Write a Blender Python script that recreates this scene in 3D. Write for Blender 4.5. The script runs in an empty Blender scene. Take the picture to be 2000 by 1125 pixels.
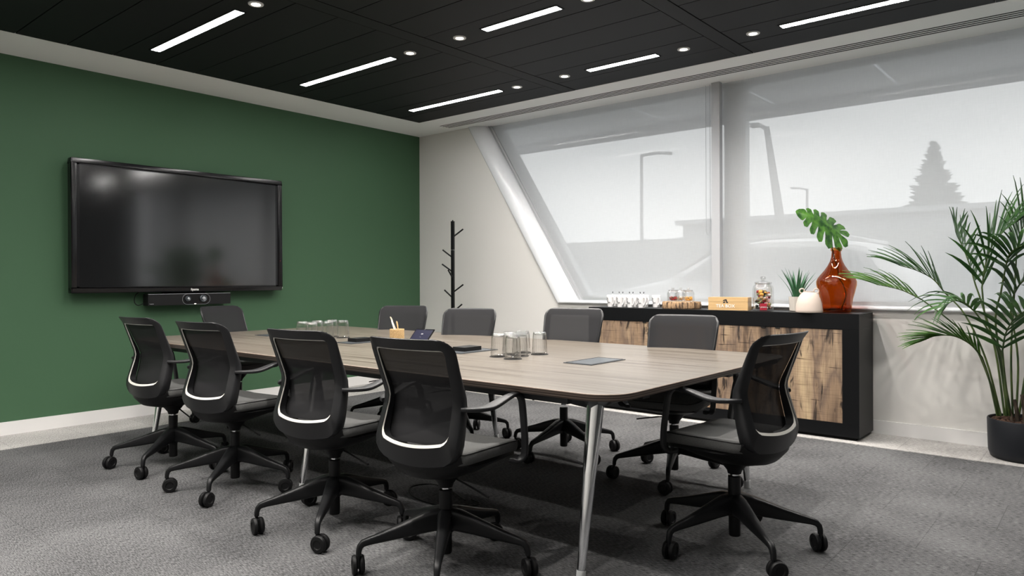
import bpy, bmesh, math, random
from mathutils import Vector, Matrix
random.seed(7)
SC = bpy.context.scene
COL = SC.collection
PI = math.pi

# ------------------------------------------------------------------ camera
cam_d = bpy.data.cameras.new('camera')
cam = bpy.data.objects.new('camera', cam_d); COL.objects.link(cam)
TH, RO = 0.6999, -0.0029
F = Vector((-math.sin(TH), math.cos(TH), 0)); R0 = Vector((math.cos(TH), math.sin(TH), 0)); U0 = Vector((0, 0, 1))
RV = R0*math.cos(RO) + U0*math.sin(RO); UV = U0*math.cos(RO) - R0*math.sin(RO)
m = Matrix.Identity(4)
for i in range(3):
    m[i][0], m[i][1], m[i][2] = RV[i], UV[i], -F[i]
m[0][3], m[1][3], m[2][3] = 6.6993, -6.1575, 1.22
cam.matrix_world = m
cam_d.sensor_width = 36; cam_d.lens = 1403.3/2000*36
cam_d.shift_y = -(562.5-545.33)/2000
cam_d.clip_start = .05; cam_d.clip_end = 400
SC.camera = cam

# ------------------------------------------------------------------ world, exposure
SC.view_settings.view_transform = 'Standard'; SC.view_settings.look = 'None'
SC.view_settings.gamma = 1; SC.view_settings.use_curve_mapping = False
SC.view_settings.exposure = 0.0
SKY = 2.1; STRIP = 64.0; SPOT = 112.0
w = bpy.data.worlds.new('overcast_sky'); SC.world = w; w.use_nodes = True
nt = w.node_tree; bg = nt.nodes['Background']
tc = nt.nodes.new('ShaderNodeTexCoord'); mp = nt.nodes.new('ShaderNodeMapping'); nz = nt.nodes.new('ShaderNodeTexNoise'); cr = nt.nodes.new('ShaderNodeValToRGB')
mp.inputs['Scale'].default_value = (1, 1, 3); nz.inputs['Scale'].default_value = 2.2; nz.inputs['Detail'].default_value = 4
cr.color_ramp.elements[0].color = (.86, .88, .90, 1); cr.color_ramp.elements[1].color = (1, 1, 1, 1)
cr.color_ramp.elements[0].position = .3; cr.color_ramp.elements[1].position = .75
nt.links.new(tc.outputs['Generated'], mp.inputs[0]); nt.links.new(mp.outputs[0], nz.inputs['Vector'])
nt.links.new(nz.outputs[0], cr.inputs[0]); nt.links.new(cr.outputs[0], bg.inputs[0])
bg.inputs[1].default_value = SKY

# ------------------------------------------------------------------ materials
def mat(name, color, rough=.5, metal=0., emit=None, es=0., spec=None, bump=None, noise=None, coat=0., trans=0., ior=1.45, aniso=None):
    """noise=(scale xyz, colour2, detail, lo, hi) ; bump=(scale, strength)"""
    M = bpy.data.materials.new(name); M.use_nodes = True
    n = M.node_tree; b = n.nodes['Principled BSDF']
    b.inputs['Base Color'].default_value = (*color, 1); b.inputs['Roughness'].default_value = rough
    b.inputs['Metallic'].default_value = metal; b.inputs['IOR'].default_value = ior
    b.inputs['Coat Weight'].default_value = coat
    b.inputs['Transmission Weight'].default_value = trans
    if spec is not None: b.inputs['Specular IOR Level'].default_value = spec
    if emit: b.inputs['Emission Color'].default_value = (*emit, 1); b.inputs['Emission Strength'].default_value = es
    t = n.nodes.new('ShaderNodeTexCoord')
    if noise:
        sc, c2, det, lo, hi = noise
        mp = n.nodes.new('ShaderNodeMapping'); mp.inputs['Scale'].default_value = sc
        nz = n.nodes.new('ShaderNodeTexNoise'); nz.inputs['Scale'].default_value = 1; nz.inputs['Detail'].default_value = det
        r = n.nodes.new('ShaderNodeValToRGB'); r.color_ramp.elements[0].position = lo; r.color_ramp.elements[1].position = hi
        r.color_ramp.elements[0].color = (*color, 1); r.color_ramp.elements[1].color = (*c2, 1)
        n.links.new(t.outputs['Object'], mp.inputs[0]); n.links.new(mp.outputs[0], nz.inputs['Vector'])
        n.links.new(nz.outputs[0], r.inputs[0]); n.links.new(r.outputs[0], b.inputs['Base Color'])
    if bump:
        nz2 = n.nodes.new('ShaderNodeTexNoise'); nz2.inputs['Scale'].default_value = bump[0]; nz2.inputs['Detail'].default_value = 3
        bp = n.nodes.new('ShaderNodeBump'); bp.inputs['Strength'].default_value = bump[1]; bp.inputs['Distance'].default_value = .004
        n.links.new(t.outputs['Object'], nz2.inputs['Vector']); n.links.new(nz2.outputs[0], bp.inputs['Height']); n.links.new(bp.outputs[0], b.inputs['Normal'])
    return M

def carpet(name, dark, light, streak):
    M = bpy.data.materials.new(name); M.use_nodes = True; n = M.node_tree; L = n.links.new
    b = n.nodes['Principled BSDF']; b.inputs['Roughness'].default_value = 1; b.inputs['Specular IOR Level'].default_value = .05
    t = n.nodes.new('ShaderNodeTexCoord')
    def nz(sc, s, d):
        mp = n.nodes.new('ShaderNodeMapping'); mp.inputs['Scale'].default_value = sc
        q = n.nodes.new('ShaderNodeTexNoise'); q.inputs['Scale'].default_value = s; q.inputs['Detail'].default_value = d
        L(t.outputs['Object'], mp.inputs[0]); L(mp.outputs[0], q.inputs['Vector']); return q
    a = nz((.16, 1, 1), 260, 3); c = nz((1, 1, 1), 420, 2); e = nz((1, 1, 1), 1.6, 2)
    m1 = n.nodes.new('ShaderNodeMath'); m1.operation = 'MULTIPLY_ADD'; m1.inputs[1].default_value = .55
    m2 = n.nodes.new('ShaderNodeMath'); m2.operation = 'MULTIPLY_ADD'; m2.inputs[1].default_value = .45; m2.inputs[2].default_value = 0
    L(c.outputs[0], m2.inputs[0]); L(a.outputs[0], m1.inputs[0]); L(m2.outputs[0], m1.inputs[2])
    m3 = n.nodes.new('ShaderNodeMath'); m3.operation = 'MULTIPLY_ADD'; m3.inputs[1].default_value = .16
    L(e.outputs[0], m3.inputs[0]); L(m1.outputs[0], m3.inputs[2])
    r = n.nodes.new('ShaderNodeValToRGB'); r.color_ramp.elements[0].position = .50; r.color_ramp.elements[1].position = .68
    r.color_ramp.elements[0].color = (*dark, 1); r.color_ramp.elements[1].color = (*light, 1)
    L(m3.outputs[0], r.inputs[0])
    # faint joints of the 0.5 m carpet tiles
    bk = n.nodes.new('ShaderNodeTexBrick'); bk.offset = .5; bk.inputs['Scale'].default_value = 1
    bk.inputs['Brick Width'].default_value = .5; bk.inputs['Row Height'].default_value = .5; bk.inputs['Mortar Size'].default_value = .0022
    bk.inputs['Color1'].default_value = (.93, .93, .93, 1); bk.inputs['Color2'].default_value = (1, 1, 1, 1); bk.inputs['Mortar'].default_value = (.72, .72, .72, 1)
    L(t.outputs['Object'], bk.inputs['Vector'])
    mx = n.nodes.new('ShaderNodeMix'); mx.data_type = 'RGBA'; mx.blend_type = 'MULTIPLY'; mx.inputs['Factor'].default_value = 1
    L(r.outputs[0], mx.inputs['A']); L(bk.outputs[0], mx.inputs['B']); L(mx.outputs['Result'], b.inputs['Base Color'])
    bp = n.nodes.new('ShaderNodeBump'); bp.inputs['Strength'].default_value = .5; bp.inputs['Distance'].default_value = .004
    L(m1.outputs[0], bp.inputs['Height']); L(bp.outputs[0], b.inputs['Normal'])
    return M

def wood_table():
    M = bpy.data.materials.new('table_laminate'); M.use_nodes = True; n = M.node_tree; L = n.links.new
    b = n.nodes['Principled BSDF']; b.inputs['Roughness'].default_value = .3; b.inputs['Specular IOR Level'].default_value = .5
    t = n.nodes.new('ShaderNodeTexCoord')
    def nz(sc, d):
        mp = n.nodes.new('ShaderNodeMapping'); mp.inputs['Scale'].default_value = sc
        q = n.nodes.new('ShaderNodeTexNoise'); q.inputs['Scale'].default_value = 1; q.inputs['Detail'].default_value = d
        L(t.outputs['Object'], mp.inputs[0]); L(mp.outputs[0], q.inputs['Vector']); return q
    a = nz((.9, 42, 1), 3); c = nz((3, 190, 1), 2); 
    m1 = n.nodes.new('ShaderNodeMath'); m1.operation = 'MULTIPLY_ADD'; m1.inputs[1].default_value = .35
    L(c.outputs[0], m1.inputs[0]); L(a.outputs[0], m1.inputs[2])
    r = n.nodes.new('ShaderNodeValToRGB'); e = r.color_ramp.elements
    e[0].position = .50; e[0].color = (.062, .048, .036, 1); e[1].position = .80; e[1].color = (.158, .137, .113, 1)
    k = e.new(.63); k.color = (.128, .108, .087, 1)
    L(m1.outputs[0], r.inputs[0]); L(r.outputs[0], b.inputs['Base Color'])
    return M

def layered(name, cols, scale, axis='Z'):
    M = bpy.data.materials.new(name); M.use_nodes = True; n = M.node_tree; L = n.links.new
    b = n.nodes['Principled BSDF']; b.inputs['Roughness'].default_value = .5
    t = n.nodes.new('ShaderNodeTexCoord'); wv = n.nodes.new('ShaderNodeTexWave'); wv.bands_direction = axis
    wv.inputs['Scale'].default_value = scale; wv.inputs['Distortion'].default_value = .6
    r = n.nodes.new('ShaderNodeValToRGB'); r.color_ramp.elements[0].color = (*cols[0], 1); r.color_ramp.elements[1].color = (*cols[1], 1)
    L(t.outputs['Object'], wv.inputs['Vector']); L(wv.outputs[0], r.inputs[0]); L(r.outputs[0], b.inputs['Base Color'])
    return M

def reclaimed():
    M = bpy.data.materials.new('reclaimed_wood'); M.use_nodes = True; n = M.node_tree; L = n.links.new
    b = n.nodes['Principled BSDF']; b.inputs['Roughness'].default_value = .6
    t = n.nodes.new('ShaderNodeTexCoord')
    def nz(sc, d, off=(0, 0, 0), dist=0):
        mp = n.nodes.new('ShaderNodeMapping'); mp.inputs['Scale'].default_value = sc; mp.inputs['Location'].default_value = off
        q = n.nodes.new('ShaderNodeTexNoise'); q.inputs['Scale'].default_value = 1; q.inputs['Detail'].default_value = d; q.inputs['Distortion'].default_value = dist
        L(t.outputs['Object'], mp.inputs[0]); L(mp.outputs[0], q.inputs['Vector']); return q
    def ramp(src, stops):
        r = n.nodes.new('ShaderNodeValToRGB'); e = r.color_ramp.elements
        e[0].position, e[0].color = stops[0][0], (*stops[0][1], 1); e[1].position, e[1].color = stops[-1][0], (*stops[-1][1], 1)
        for p, c in stops[1:-1]:
            k = e.new(p); k.color = (*c, 1)
        L(src, r.inputs[0]); return r
    def mul(a, b_, f=1):
        mx = n.nodes.new('ShaderNodeMix'); mx.data_type = 'RGBA'; mx.blend_type = 'MULTIPLY'; mx.inputs['Factor'].default_value = f
        L(a, mx.inputs['A']); L(b_, mx.inputs['B']); return mx.outputs['Result']
    big = nz((6.5, 1, 1.1), 6, (3.1, 0, 1.2), .4)
    base = ramp(big.outputs[0], [(.30, (.035, .026, .020)), (.40, (.13, .085, .055)), (.48, (.30, .205, .13)), (.54, (.18, .125, .09)), (.60, (.34, .24, .155)), (.70, (.50, .375, .23))])
    knot = nz((13, 1, 2.6), 6, (8.1, 0, 5.5), 1.2); kr = ramp(knot.outputs[0], [(.36, (.10, .09, .09)), (.44, (1, 1, 1))])
    saw = nz((4, 1, 150), 2, (1, 0, 0)); sr = ramp(saw.outputs[0], [(.34, (.62, .58, .55)), (.52, (1, 1, 1))])
    gr = nz((150, 1, 5), 3, (0, 0, 2)); g2 = ramp(gr.outputs[0], [(.3, (.72, .70, .68)), (.6, (1.08, 1.06, 1.04))])
    crk = nz((2.6, 1, 46), 4, (5, 0, 3), .8); c2 = ramp(crk.outputs[0], [(.32, (.14, .11, .09)), (.365, (1, 1, 1))])
    o = mul(base.outputs[0], kr.outputs[0]); o = mul(o, sr.outputs[0], .45); o = mul(o, g2.outputs[0], .8); o = mul(o, c2.outputs[0])
    L(o, b.inputs['Base Color'])
    bp = n.nodes.new('ShaderNodeBump'); bp.inputs['Strength'].default_value = .3; bp.inputs['Distance'].default_value = .003
    L(gr.outputs[0], bp.inputs['Height']); L(bp.outputs[0], b.inputs['Normal'])
    return M

def thin_glass(name, tint=(1, 1, 1), f0=.06, power=.35, mul=.85):
    M = bpy.data.materials.new(name); M.use_nodes = True; n = M.node_tree; L = n.links.new
    n.nodes.remove(n.nodes['Principled BSDF']); out = n.nodes['Material Output']
    tr = n.nodes.new('ShaderNodeBsdfTransparent'); tr.inputs[0].default_value = (*tint, 1)
    gl = n.nodes.new('ShaderNodeBsdfGlossy'); gl.inputs['Roughness'].default_value = .03
    lw = n.nodes.new('ShaderNodeLayerWeight'); lw.inputs[0].default_value = power
    ma = n.nodes.new('ShaderNodeMath'); ma.operation = 'MULTIPLY_ADD'; ma.inputs[1].default_value = mul; ma.inputs[2].default_value = f0
    mx = n.nodes.new('ShaderNodeMixShader')
    L(lw.outputs['Facing'], ma.inputs[0]); L(ma.outputs[0], mx.inputs[0]); L(tr.outputs[0], mx.inputs[1]); L(gl.outputs[0], mx.inputs[2]); L(mx.outputs[0], out.inputs[0])
    return M

def ribbed_glass(name, ribs):
    """thin glass whose fluting darkens and brightens by facing; ribs are real geometry"""
    return thin_glass(name, (.93, .95, .95), .05, .45)

def blind_fabric():
    M = bpy.data.materials.new('blind_screen_fabric'); M.use_nodes = True; n = M.node_tree; L = n.links.new
    n.nodes.remove(n.nodes['Principled BSDF']); out = n.nodes['Material Output']
    t = n.nodes.new('ShaderNodeTexCoord')
    def nz(sc):
        mp = n.nodes.new('ShaderNodeMapping'); mp.inputs['Scale'].default_value = sc
        q = n.nodes.new('ShaderNodeTexNoise'); q.inputs['Scale'].default_value = 1; q.inputs['Detail'].default_value = 2
        L(t.outputs['Object'], mp.inputs[0]); L(mp.outputs[0], q.inputs['Vector']); return q
    a = nz((160, 1, 12)); b = nz((12, 1, 160))
    ad = n.nodes.new('ShaderNodeMath'); ad.operation = 'ADD'; L(a.outputs[0], ad.inputs[0]); L(b.outputs[0], ad.inputs[1])
    mr = n.nodes.new('ShaderNodeMapRange'); mr.inputs['From Min'].default_value = .7; mr.inputs['From Max'].default_value = 1.3
    mr.inputs['To Min'].default_value = .17; mr.inputs['To Max'].default_value = .215; L(ad.outputs[0], mr.inputs[0])
    tr = n.nodes.new('ShaderNodeBsdfTransparent'); df = n.nodes.new('ShaderNodeBsdfDiffuse'); tl = n.nodes.new('ShaderNodeBsdfTranslucent')
    df.inputs[0].default_value = (.64, .65, .66, 1); tl.inputs[0].default_value = (.72, .73, .74, 1)
    m1 = n.nodes.new('ShaderNodeMixShader'); m1.inputs[0].default_value = .55; L(df.outputs[0], m1.inputs[1]); L(tl.outputs[0], m1.inputs[2])
    m2 = n.nodes.new('ShaderNodeMixShader'); L(mr.outputs[0], m2.inputs[0]); L(m1.outputs[0], m2.inputs[1]); L(tr.outputs[0], m2.inputs[2]); L(m2.outputs[0], out.inputs[0])
    return M

def mesh_fabric(name, color, tfac):
    M = bpy.data.materials.new(name); M.use_nodes = True; n = M.node_tree; L = n.links.new
    out = n.nodes['Material Output']; b = n.nodes['Principled BSDF']; b.inputs['Roughness'].default_value = .75
    b.inputs['Base Color'].default_value = (*color, 1); b.inputs['Specular IOR Level'].default_value = .12; b.inputs['Roughness'].default_value = .9
    t = n.nodes.new('ShaderNodeTexCoord'); v = n.nodes.new('ShaderNodeTexNoise'); v.inputs['Scale'].default_value = 420
    L(t.outputs['Object'], v.inputs['Vector'])
    mr = n.nodes.new('ShaderNodeMapRange'); mr.inputs['From Min'].default_value = .35; mr.inputs['From Max'].default_value = .65
    mr.inputs['To Min'].default_value = tfac*.4; mr.inputs['To Max'].default_value = tfac*1.6; L(v.outputs[0], mr.inputs[0])
    tr = n.nodes.new('ShaderNodeBsdfTransparent'); mx = n.nodes.new('ShaderNodeMixShader')
    L(mr.outputs[0], mx.inputs[0]); L(b.outputs[0], mx.inputs[1]); L(tr.outputs[0], mx.inputs[2]); L(mx.outputs[0], out.inputs[0])
    return M

def leaf_mat(name, c1, c2, sc):
    M = mat(name, c1, .38, noise=((sc, sc, sc), c2, 3, .35, .65), spec=.5)
    b = M.node_tree.nodes['Principled BSDF']; n = M.node_tree
    tl = n.nodes.new('ShaderNodeBsdfTranslucent'); mx = n.nodes.new('ShaderNodeMixShader'); mx.inputs[0].default_value = .22
    cr_ = [x for x in n.nodes if x.type == 'VALTORGB'][0]; n.links.new(cr_.outputs[0], tl.inputs[0])
    n.links.new(b.outputs[0], mx.inputs[1]); n.links.new(tl.outputs[0], mx.inputs[2]); n.links.new(mx.outputs[0], n.nodes['Material Output'].inputs[0])
    return M

G = {}
G['green'] = mat('green_wall_paint', (.050, .112, .058), .62, bump=(60, .08), spec=.35)
G['wall'] = mat('warm_white_paint', (.655, .64, .615), .7, bump=(80, .05))
G['plaster'] = mat('plasterboard_white', (.86, .86, .85), .75)
G['skirt'] = mat('skirting_gloss', (.70, .69, .68), .4)
G['ceil'] = mat('black_ceiling_metal', (.0085, .0090, .0105), .6, bump=(500, .15), spec=.3)
G['ceil_back'] = mat('ceiling_void', (.002, .002, .002), 1)
G['frame'] = mat('white_window_gloss', (.70, .715, .74), .22)
G['alu'] = mat('aluminium_rail', (.55, .57, .58), .35, metal=.6)
G['alu_w'] = mat('pale_coated_aluminium', (.42, .43, .45), .35)
G['dark_wall'] = mat('charcoal_wall_paint', (.055, .058, .06), .6)
G['slot'] = mat('slot_black', (.004, .004, .004), .9)
G['carpet'] = carpet('charcoal_carpet', (.040, .040, .042), (.185, .185, .188), .16)
G['carpet_l'] = carpet('pale_border_carpet', (.27, .26, .25), (.62, .60, .58), .16)
G['glow'] = mat('light_diffuser', (.9, .9, .9), .5, emit=(1, .975, .945), es=STRIP)
G['glow2'] = mat('downlight_lens', (.9, .9, .9), .5, emit=(1, .90, .76), es=22)
G['white_trim'] = mat('white_lamp_trim', (.7, .7, .7), .4)
G['plastic'] = mat('black_chair_plastic', (.0105, .0108, .012), .42, bump=(900, .08), spec=.5)
G['plastic2'] = mat('black_base_plastic', (.0075, .0078, .0086), .4, bump=(900, .06), spec=.35)
G['cmesh'] = mesh_fabric('chair_back_mesh', (.022, .022, .0235), .035)
G['seatfab'] = mat('grey_seat_fabric', (.078, .078, .078), .95, noise=((420, 420, 420), (.122, .122, .119), 2, .3, .7), spec=.1)
G['seatdark'] = mat('seat_shell_black', (.006, .006, .0065), .5, spec=.3)
G['trimw'] = mat('white_piping', (.74, .72, .66), .4)
G['chrome'] = mat('chrome', (.80, .81, .82), .12, metal=1)
G['chrome_d'] = mat('bracket_polished_metal', (.16, .165, .17), .3, metal=.85)
G['footcap'] = mat('grey_foot_cap', (.55, .56, .56), .4)
G['ttop'] = wood_table()
G['tedge'] = layered('layered_table_edge', ((.075, .052, .04), (.30, .235, .19)), 26)
G['tunder'] = mat('table_rail_black', (.016, .017, .019), .45)
G['black'] = mat('sideboard_black', (.0045, .0048, .0055), .42, spec=.22)
G['wood'] = reclaimed()
G['screen'] = mat('display_glass', (.003, .0032, .0036), .11, ior=1.9)
G['bezel'] = mat('display_bezel', (.006, .006, .007), .2)
G['print_w'] = mat('white_print', (.8, .8, .78), .5)
G['print_k'] = mat('black_print', (.02, .02, .025), .5)
G['porcelain'] = mat('white_porcelain', (.80, .79, .79), .22)
G['glass'] = thin_glass('clear_glass', (.985, .99, .99), .06, .5, .7)
G['pane'] = thin_glass('window_glass', (.93, .95, .95), .03, .25)
G['amber'] = thin_glass('amber_glass', (.78, .46, .19), .04, .3, .22)
G['blind'] = blind_fabric()
G['cream'] = mat('cream_stoneware', (.55, .46, .40), .65, bump=(40, .2))
G['potg'] = mat('pale_grey_ceramic', (.52, .48, .43), .55)
G['teabox'] = mat('pale_bamboo', (.52, .33, .15), .45, noise=((2.5, 6, 70), (.64, .43, .21), 3, .3, .7))
G['bark'] = mat('bark_edge', (.42, .27, .15), .85, noise=((60, 60, 9), (.07, .045, .03), 4, .42, .62), bump=(50, 1))
G['slice'] = mat('wood_slice_face', (.55, .36, .2), .7)
G['wicker'] = mat('honey_wicker', (.40, .25, .11), .7, noise=((300, 300, 300), (.62, .44, .22), 1, .4, .6))
G['palm'] = leaf_mat('palm_leaf_green', (.018, .058, .016), (.05, .125, .03), 9)
G['palm2'] = leaf_mat('palm_leaf_bright', (.075, .17, .022), (.035, .10, .02), 12)
G['stem'] = mat('palm_stem', (.07, .105, .025), .5, noise=((12, 12, 5), (.028, .055, .014), 2, .4, .6))
G['fibre'] = mat('palm_base_fibre', (.09, .065, .045), .9, noise=((60, 60, 12), (.025, .018, .012), 4, .4, .6), bump=(60, 1))
G['soil'] = mat('bark_chip_soil', (.085, .045, .028), .95, noise=((70, 70, 70), (.03, .015, .01), 4, .4, .6), bump=(70, 1))
G['pot'] = mat('matt_charcoal_pot', (.012, .0135, .017), .5, spec=.3)
G['monst'] = leaf_mat('monstera_green', (.010, .055, .008), (.075, .20, .025), 22)
G['aloe'] = leaf_mat('aloe_green', (.05, .17, .075), (.09, .24, .12), 10)
G['navy'] = mat('tablet_screen', (.01, .01, .022), .25, emit=(.03, .032, .07), es=.35)
G['silver'] = mat('silver_plastic', (.45, .46, .48), .35, metal=.5)
G['plate'] = mat('power_flap_grey', (.085, .095, .105), .3, metal=.4)
G['red'] = mat('red_packet', (.55, .03, .06), .4)
G['paper'] = mat('paper_stick', (.6, .52, .4), .6)
G['pave'] = mat('outside_paving', (.19, .195, .19), .9)
G['grass'] = mat('outside_grass', (.16, .19, .15), .95)
G['carw'] = mat('white_car_paint', (.95, .95, .95), .3)
G['carg'] = mat('car_window', (.30, .32, .33), .1)
G['tyre'] = mat('tyre_rubber', (.03, .03, .03), .8)
G['steel'] = mat('hazed_post', (.30, .31, .32), .6)  # post grey lightened, haze painted into the colour
G['bldg'] = mat('hazed_building', (.42, .43, .45), .9)  # building tone paled by painted-in haze
G['treeg'] = mat('hazed_conifer', (.20, .21, .21), 1)  # foliage washed to grey, haze put into its colour
G['hill'] = mat('hazed_hill', (.50, .52, .54), 1)  # hill colour carries painted distance haze
G['fence'] = mat('far_fence', (.38, .39, .39), .9)
G['soffit'] = mat('outside_soffit', (.90, .91, .94), .6)
G['fascia'] = mat('outside_fascia', (.42, .43, .45), .6)
G['brick_out'] = mat('outside_wall', (.45, .45, .45), .9)

# ------------------------------------------------------------------ mesh helpers
def finish(name, bm, material, parent=None, smooth=True, angle=40, bevel=0., seg=2, recalc=True, subsurf=0):
    if bevel > 0:
        es = [e for e in bm.edges if len(e.link_faces) == 2 and e.calc_face_angle(0) > .5]
        bmesh.ops.bevel(bm, geom=es, offset=bevel, segments=seg, affect='EDGES', profile=.5, clamp_overlap=True)
    if recalc: bmesh.ops.recalc_face_normals(bm, faces=bm.faces)
    me = bpy.data.meshes.new(name); bm.to_mesh(me); bm.free()
    mats = material if isinstance(material, (list, tuple)) else [material]
    for q in mats: me.materials.append(G[q] if isinstance(q, str) else q)
    if smooth:
        me.polygons.foreach_set('use_smooth', [True]*len(me.polygons)); me.set_sharp_from_angle(angle=math.radians(angle))
    o = bpy.data.objects.new(name, me); COL.objects.link(o)
    if parent: o.parent = parent
    if subsurf:
        s = o.modifiers.new('s', 'SUBSURF'); s.levels = subsurf; s.render_levels = subsurf
    return o

def tag(o, label=None, cat=None, group=None, kind=None):
    if label: o['label'] = label
    if cat: o['category'] = cat
    if group: o['group'] = group
    if kind: o['kind'] = kind
    return o

def thing(name, label, cat, loc=(0, 0, 0), rz=0, group=None):
    o = bpy.data.objects.new(name, None); COL.objects.link(o); o.empty_display_size = .1
    o.location = loc; o.rotation_euler = (0, 0, rz)
    return tag(o, label, cat, group)

def dup(root, loc, rz, label=None, group=None):
    r = root.copy(); COL.objects.link(r); r.location = loc; r.rotation_euler = (0, 0, rz)
    if label: r['label'] = label
    if group: r['group'] = group
    for ch in list(root.children):
        c = ch.copy(); COL.objects.link(c); c.parent = r
        for g in list(ch.children):
            d = g.copy(); COL.objects.link(d); d.parent = c
    return r

def struct(o): o['kind'] = 'structure'; return o

def box(bm, x0, x1, y0, y1, z0, z1, M=None):
    vs = [Vector((x, y, z)) for z in (z0, z1) for y in (y0, y1) for x in (x0, x1)]
    if M is not None: vs = [M @ v for v in vs]
    v = [bm.verts.new(q) for q in vs]
    for f in ((0, 2, 3, 1), (4, 5, 7, 6), (0, 1, 5, 4), (2, 6, 7, 3), (0, 4, 6, 2), (1, 3, 7, 5)):
        bm.faces.new([v[i] for i in f])
    return v

def boxo(name, x0, x1, y0, y1, z0, z1, material, parent=None, bevel=0., seg=2):
    bm = bmesh.new(); box(bm, x0, x1, y0, y1, z0, z1); return finish(name, bm, material, parent, bevel=bevel, seg=seg)

def rings(bm, R, close=True, cap0=False, cap1=False):
    """loft a list of rings (each a list of points)"""
    V = [[bm.verts.new(p) for p in r] for r in R]
    n = len(R[0])
    for a, b in zip(V, V[1:]):
        for i in range(n if close else n-1):
            j = (i+1) % n
            bm.faces.new((a[i], a[j], b[j], b[i]))
    if cap0: bm.faces.new(V[0][::-1])
    if cap1: bm.faces.new(V[-1])
    return V

def lathe(bm, prof, n=32, c=(0, 0, 0), cap0=True, cap1=True, flute=0, amp=0, f0=0, f1=9):
    R = []
    for k, (r, z) in enumerate(prof):
        ring = []
        for i in range(n):
            a = 2*PI*i/n
            rr = r*(1+(amp*math.cos(flute*a) if flute and f0 <= k <= f1 else 0))
            ring.append((c[0]+rr*math.cos(a), c[1]+rr*math.sin(a), c[2]+z))
        R.append(ring)
    rings(bm, R, True, cap0, cap1)

def sweep(bm, path, prof, up=Vector((0, 0, 1)), cap=True, closed=False):
    """path: points; prof: function(k,t)->list of (a,b) offsets (side, up) or constant list"""
    P = [Vector(p) for p in path]; n = len(P); R = []
    for k in range(n):
        if closed: t = (P[(k+1) % n]-P[k-1])
        else: t = P[min(k+1, n-1)]-P[max(k-1, 0)]
        t.normalize(); s = t.cross(up)
        if s.length < 1e-4: s = t.cross(Vector((0, 1, 0)))
        s.normalize(); u = s.cross(t).normalized()
        pr = prof(k) if callable(prof) else prof
        R.append([P[k]+s*a+u*b for a, b in pr])
    if closed: R.append(R[0])
    if closed:
        V = [[bm.verts.new(p) for p in r] for r in R[:-1]]; V.append(V[0])
        for a, b in zip(V, V[1:]):
            for i in range(len(R[0])):
                j = (i+1) % len(R[0]); bm.faces.new((a[i], a[j], b[j], b[i]))
    else: rings(bm, R, True, cap, cap)

def ell(a, b, n=10): return [(a*math.cos(2*PI*i/n), b*math.sin(2*PI*i/n)) for i in range(n)]
def rrect(a, b, r, n=3):
    o = []
    for cx, cy, a0 in ((a-r, b-r, 0), (-a+r, b-r, 90), (-a+r, -b+r, 180), (a-r, -b+r, 270)):
        for i in range(n+1):
            q = math.radians(a0+90*i/n); o.append((cx+r*math.cos(q), cy+r*math.sin(q)))
    return o

def interp(tab, z):
    if z <= tab[0][0]: return tab[0][1]
    for (a, va), (b, vb) in zip(tab, tab[1:]):
        if z <= b:
            t = (z-a)/(b-a); t = t*t*(3-2*t) if len(tab) < 3 else t
            return va+(vb-va)*t
    return tab[-1][1]

def smooth_path(P, n=6):
    """Catmull-Rom"""
    P = [Vector(p) for p in P]; Q = [P[0]*2-P[1]]+P+[P[-1]*2-P[-2]]; out = []
    for i in range(1, len(Q)-2):
        for k in range(n):
            t = k/n; a, b, c, d = Q[i-1:i+3]
            out.append(.5*((2*b)+(c-a)*t+(2*a-5*b+4*c-d)*t*t+(3*b-a-3*c+d)*t**3))
    out.append(P[-1]); return out

def text_obj(name, body, size, loc, xdir, ydir, material, parent, extrude=.0006, shear=0, space=1., align='CENTER', bold=0):
    cu = bpy.data.curves.new(name, 'FONT'); cu.body = body; cu.size = size; cu.extrude = extrude; cu.align_x = align; cu.align_y = 'CENTER'
    cu.shear = shear; cu.space_character = space; cu.offset = bold; cu.resolution_u = 3
    tmp = bpy.data.objects.new(name+'_tmp', cu); COL.objects.link(tmp)
    dg = bpy.context.evaluated_depsgraph_get(); me = bpy.data.meshes.new_from_object(tmp.evaluated_get(dg))
    bpy.data.objects.remove(tmp)
    me.materials.clear(); me.materials.append(G[material]); me.name = name
    X = Vector(xdir).normalized(); Y = Vector(ydir).normalized(); Z = X.cross(Y)
    M = Matrix(((X.x, Y.x, Z.x, loc[0]), (X.y, Y.y, Z.y, loc[1]), (X.z, Y.z, Z.z, loc[2]), (0, 0, 0, 1)))
    me.transform(M)
    o = bpy.data.objects.new(name, me); COL.objects.link(o); o.parent = parent
    return o

# ================================================================== ROOM SHELL
HC = 3.007
XR, YB = 8.4, -7.6
struct(boxo('floor', -.1, XR+.1, YB-.1, .35, -.12, 0, 'carpet'))
o = struct(boxo('carpet_border_left', 0, .56, YB, 0, 0, .004, 'carpet_l')); o['label'] = 'pale carpet border along the green wall'
o = struct(boxo('carpet_border_window', .56, XR, -.51, 0, 0, .004, 'carpet_l')); o['label'] = 'pale carpet border along the window wall'
struct(boxo('wall_left', -.15, 0, YB, 0, 0, HC+.3, 'green'))
struct(boxo('wall_right', XR, XR+.15, YB, 0, 0, HC+.3, 'dark_wall'))
struct(boxo('wall_back', -.15, XR+.15, YB-.15, YB, 0, HC+.3, 'wall'))
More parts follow.
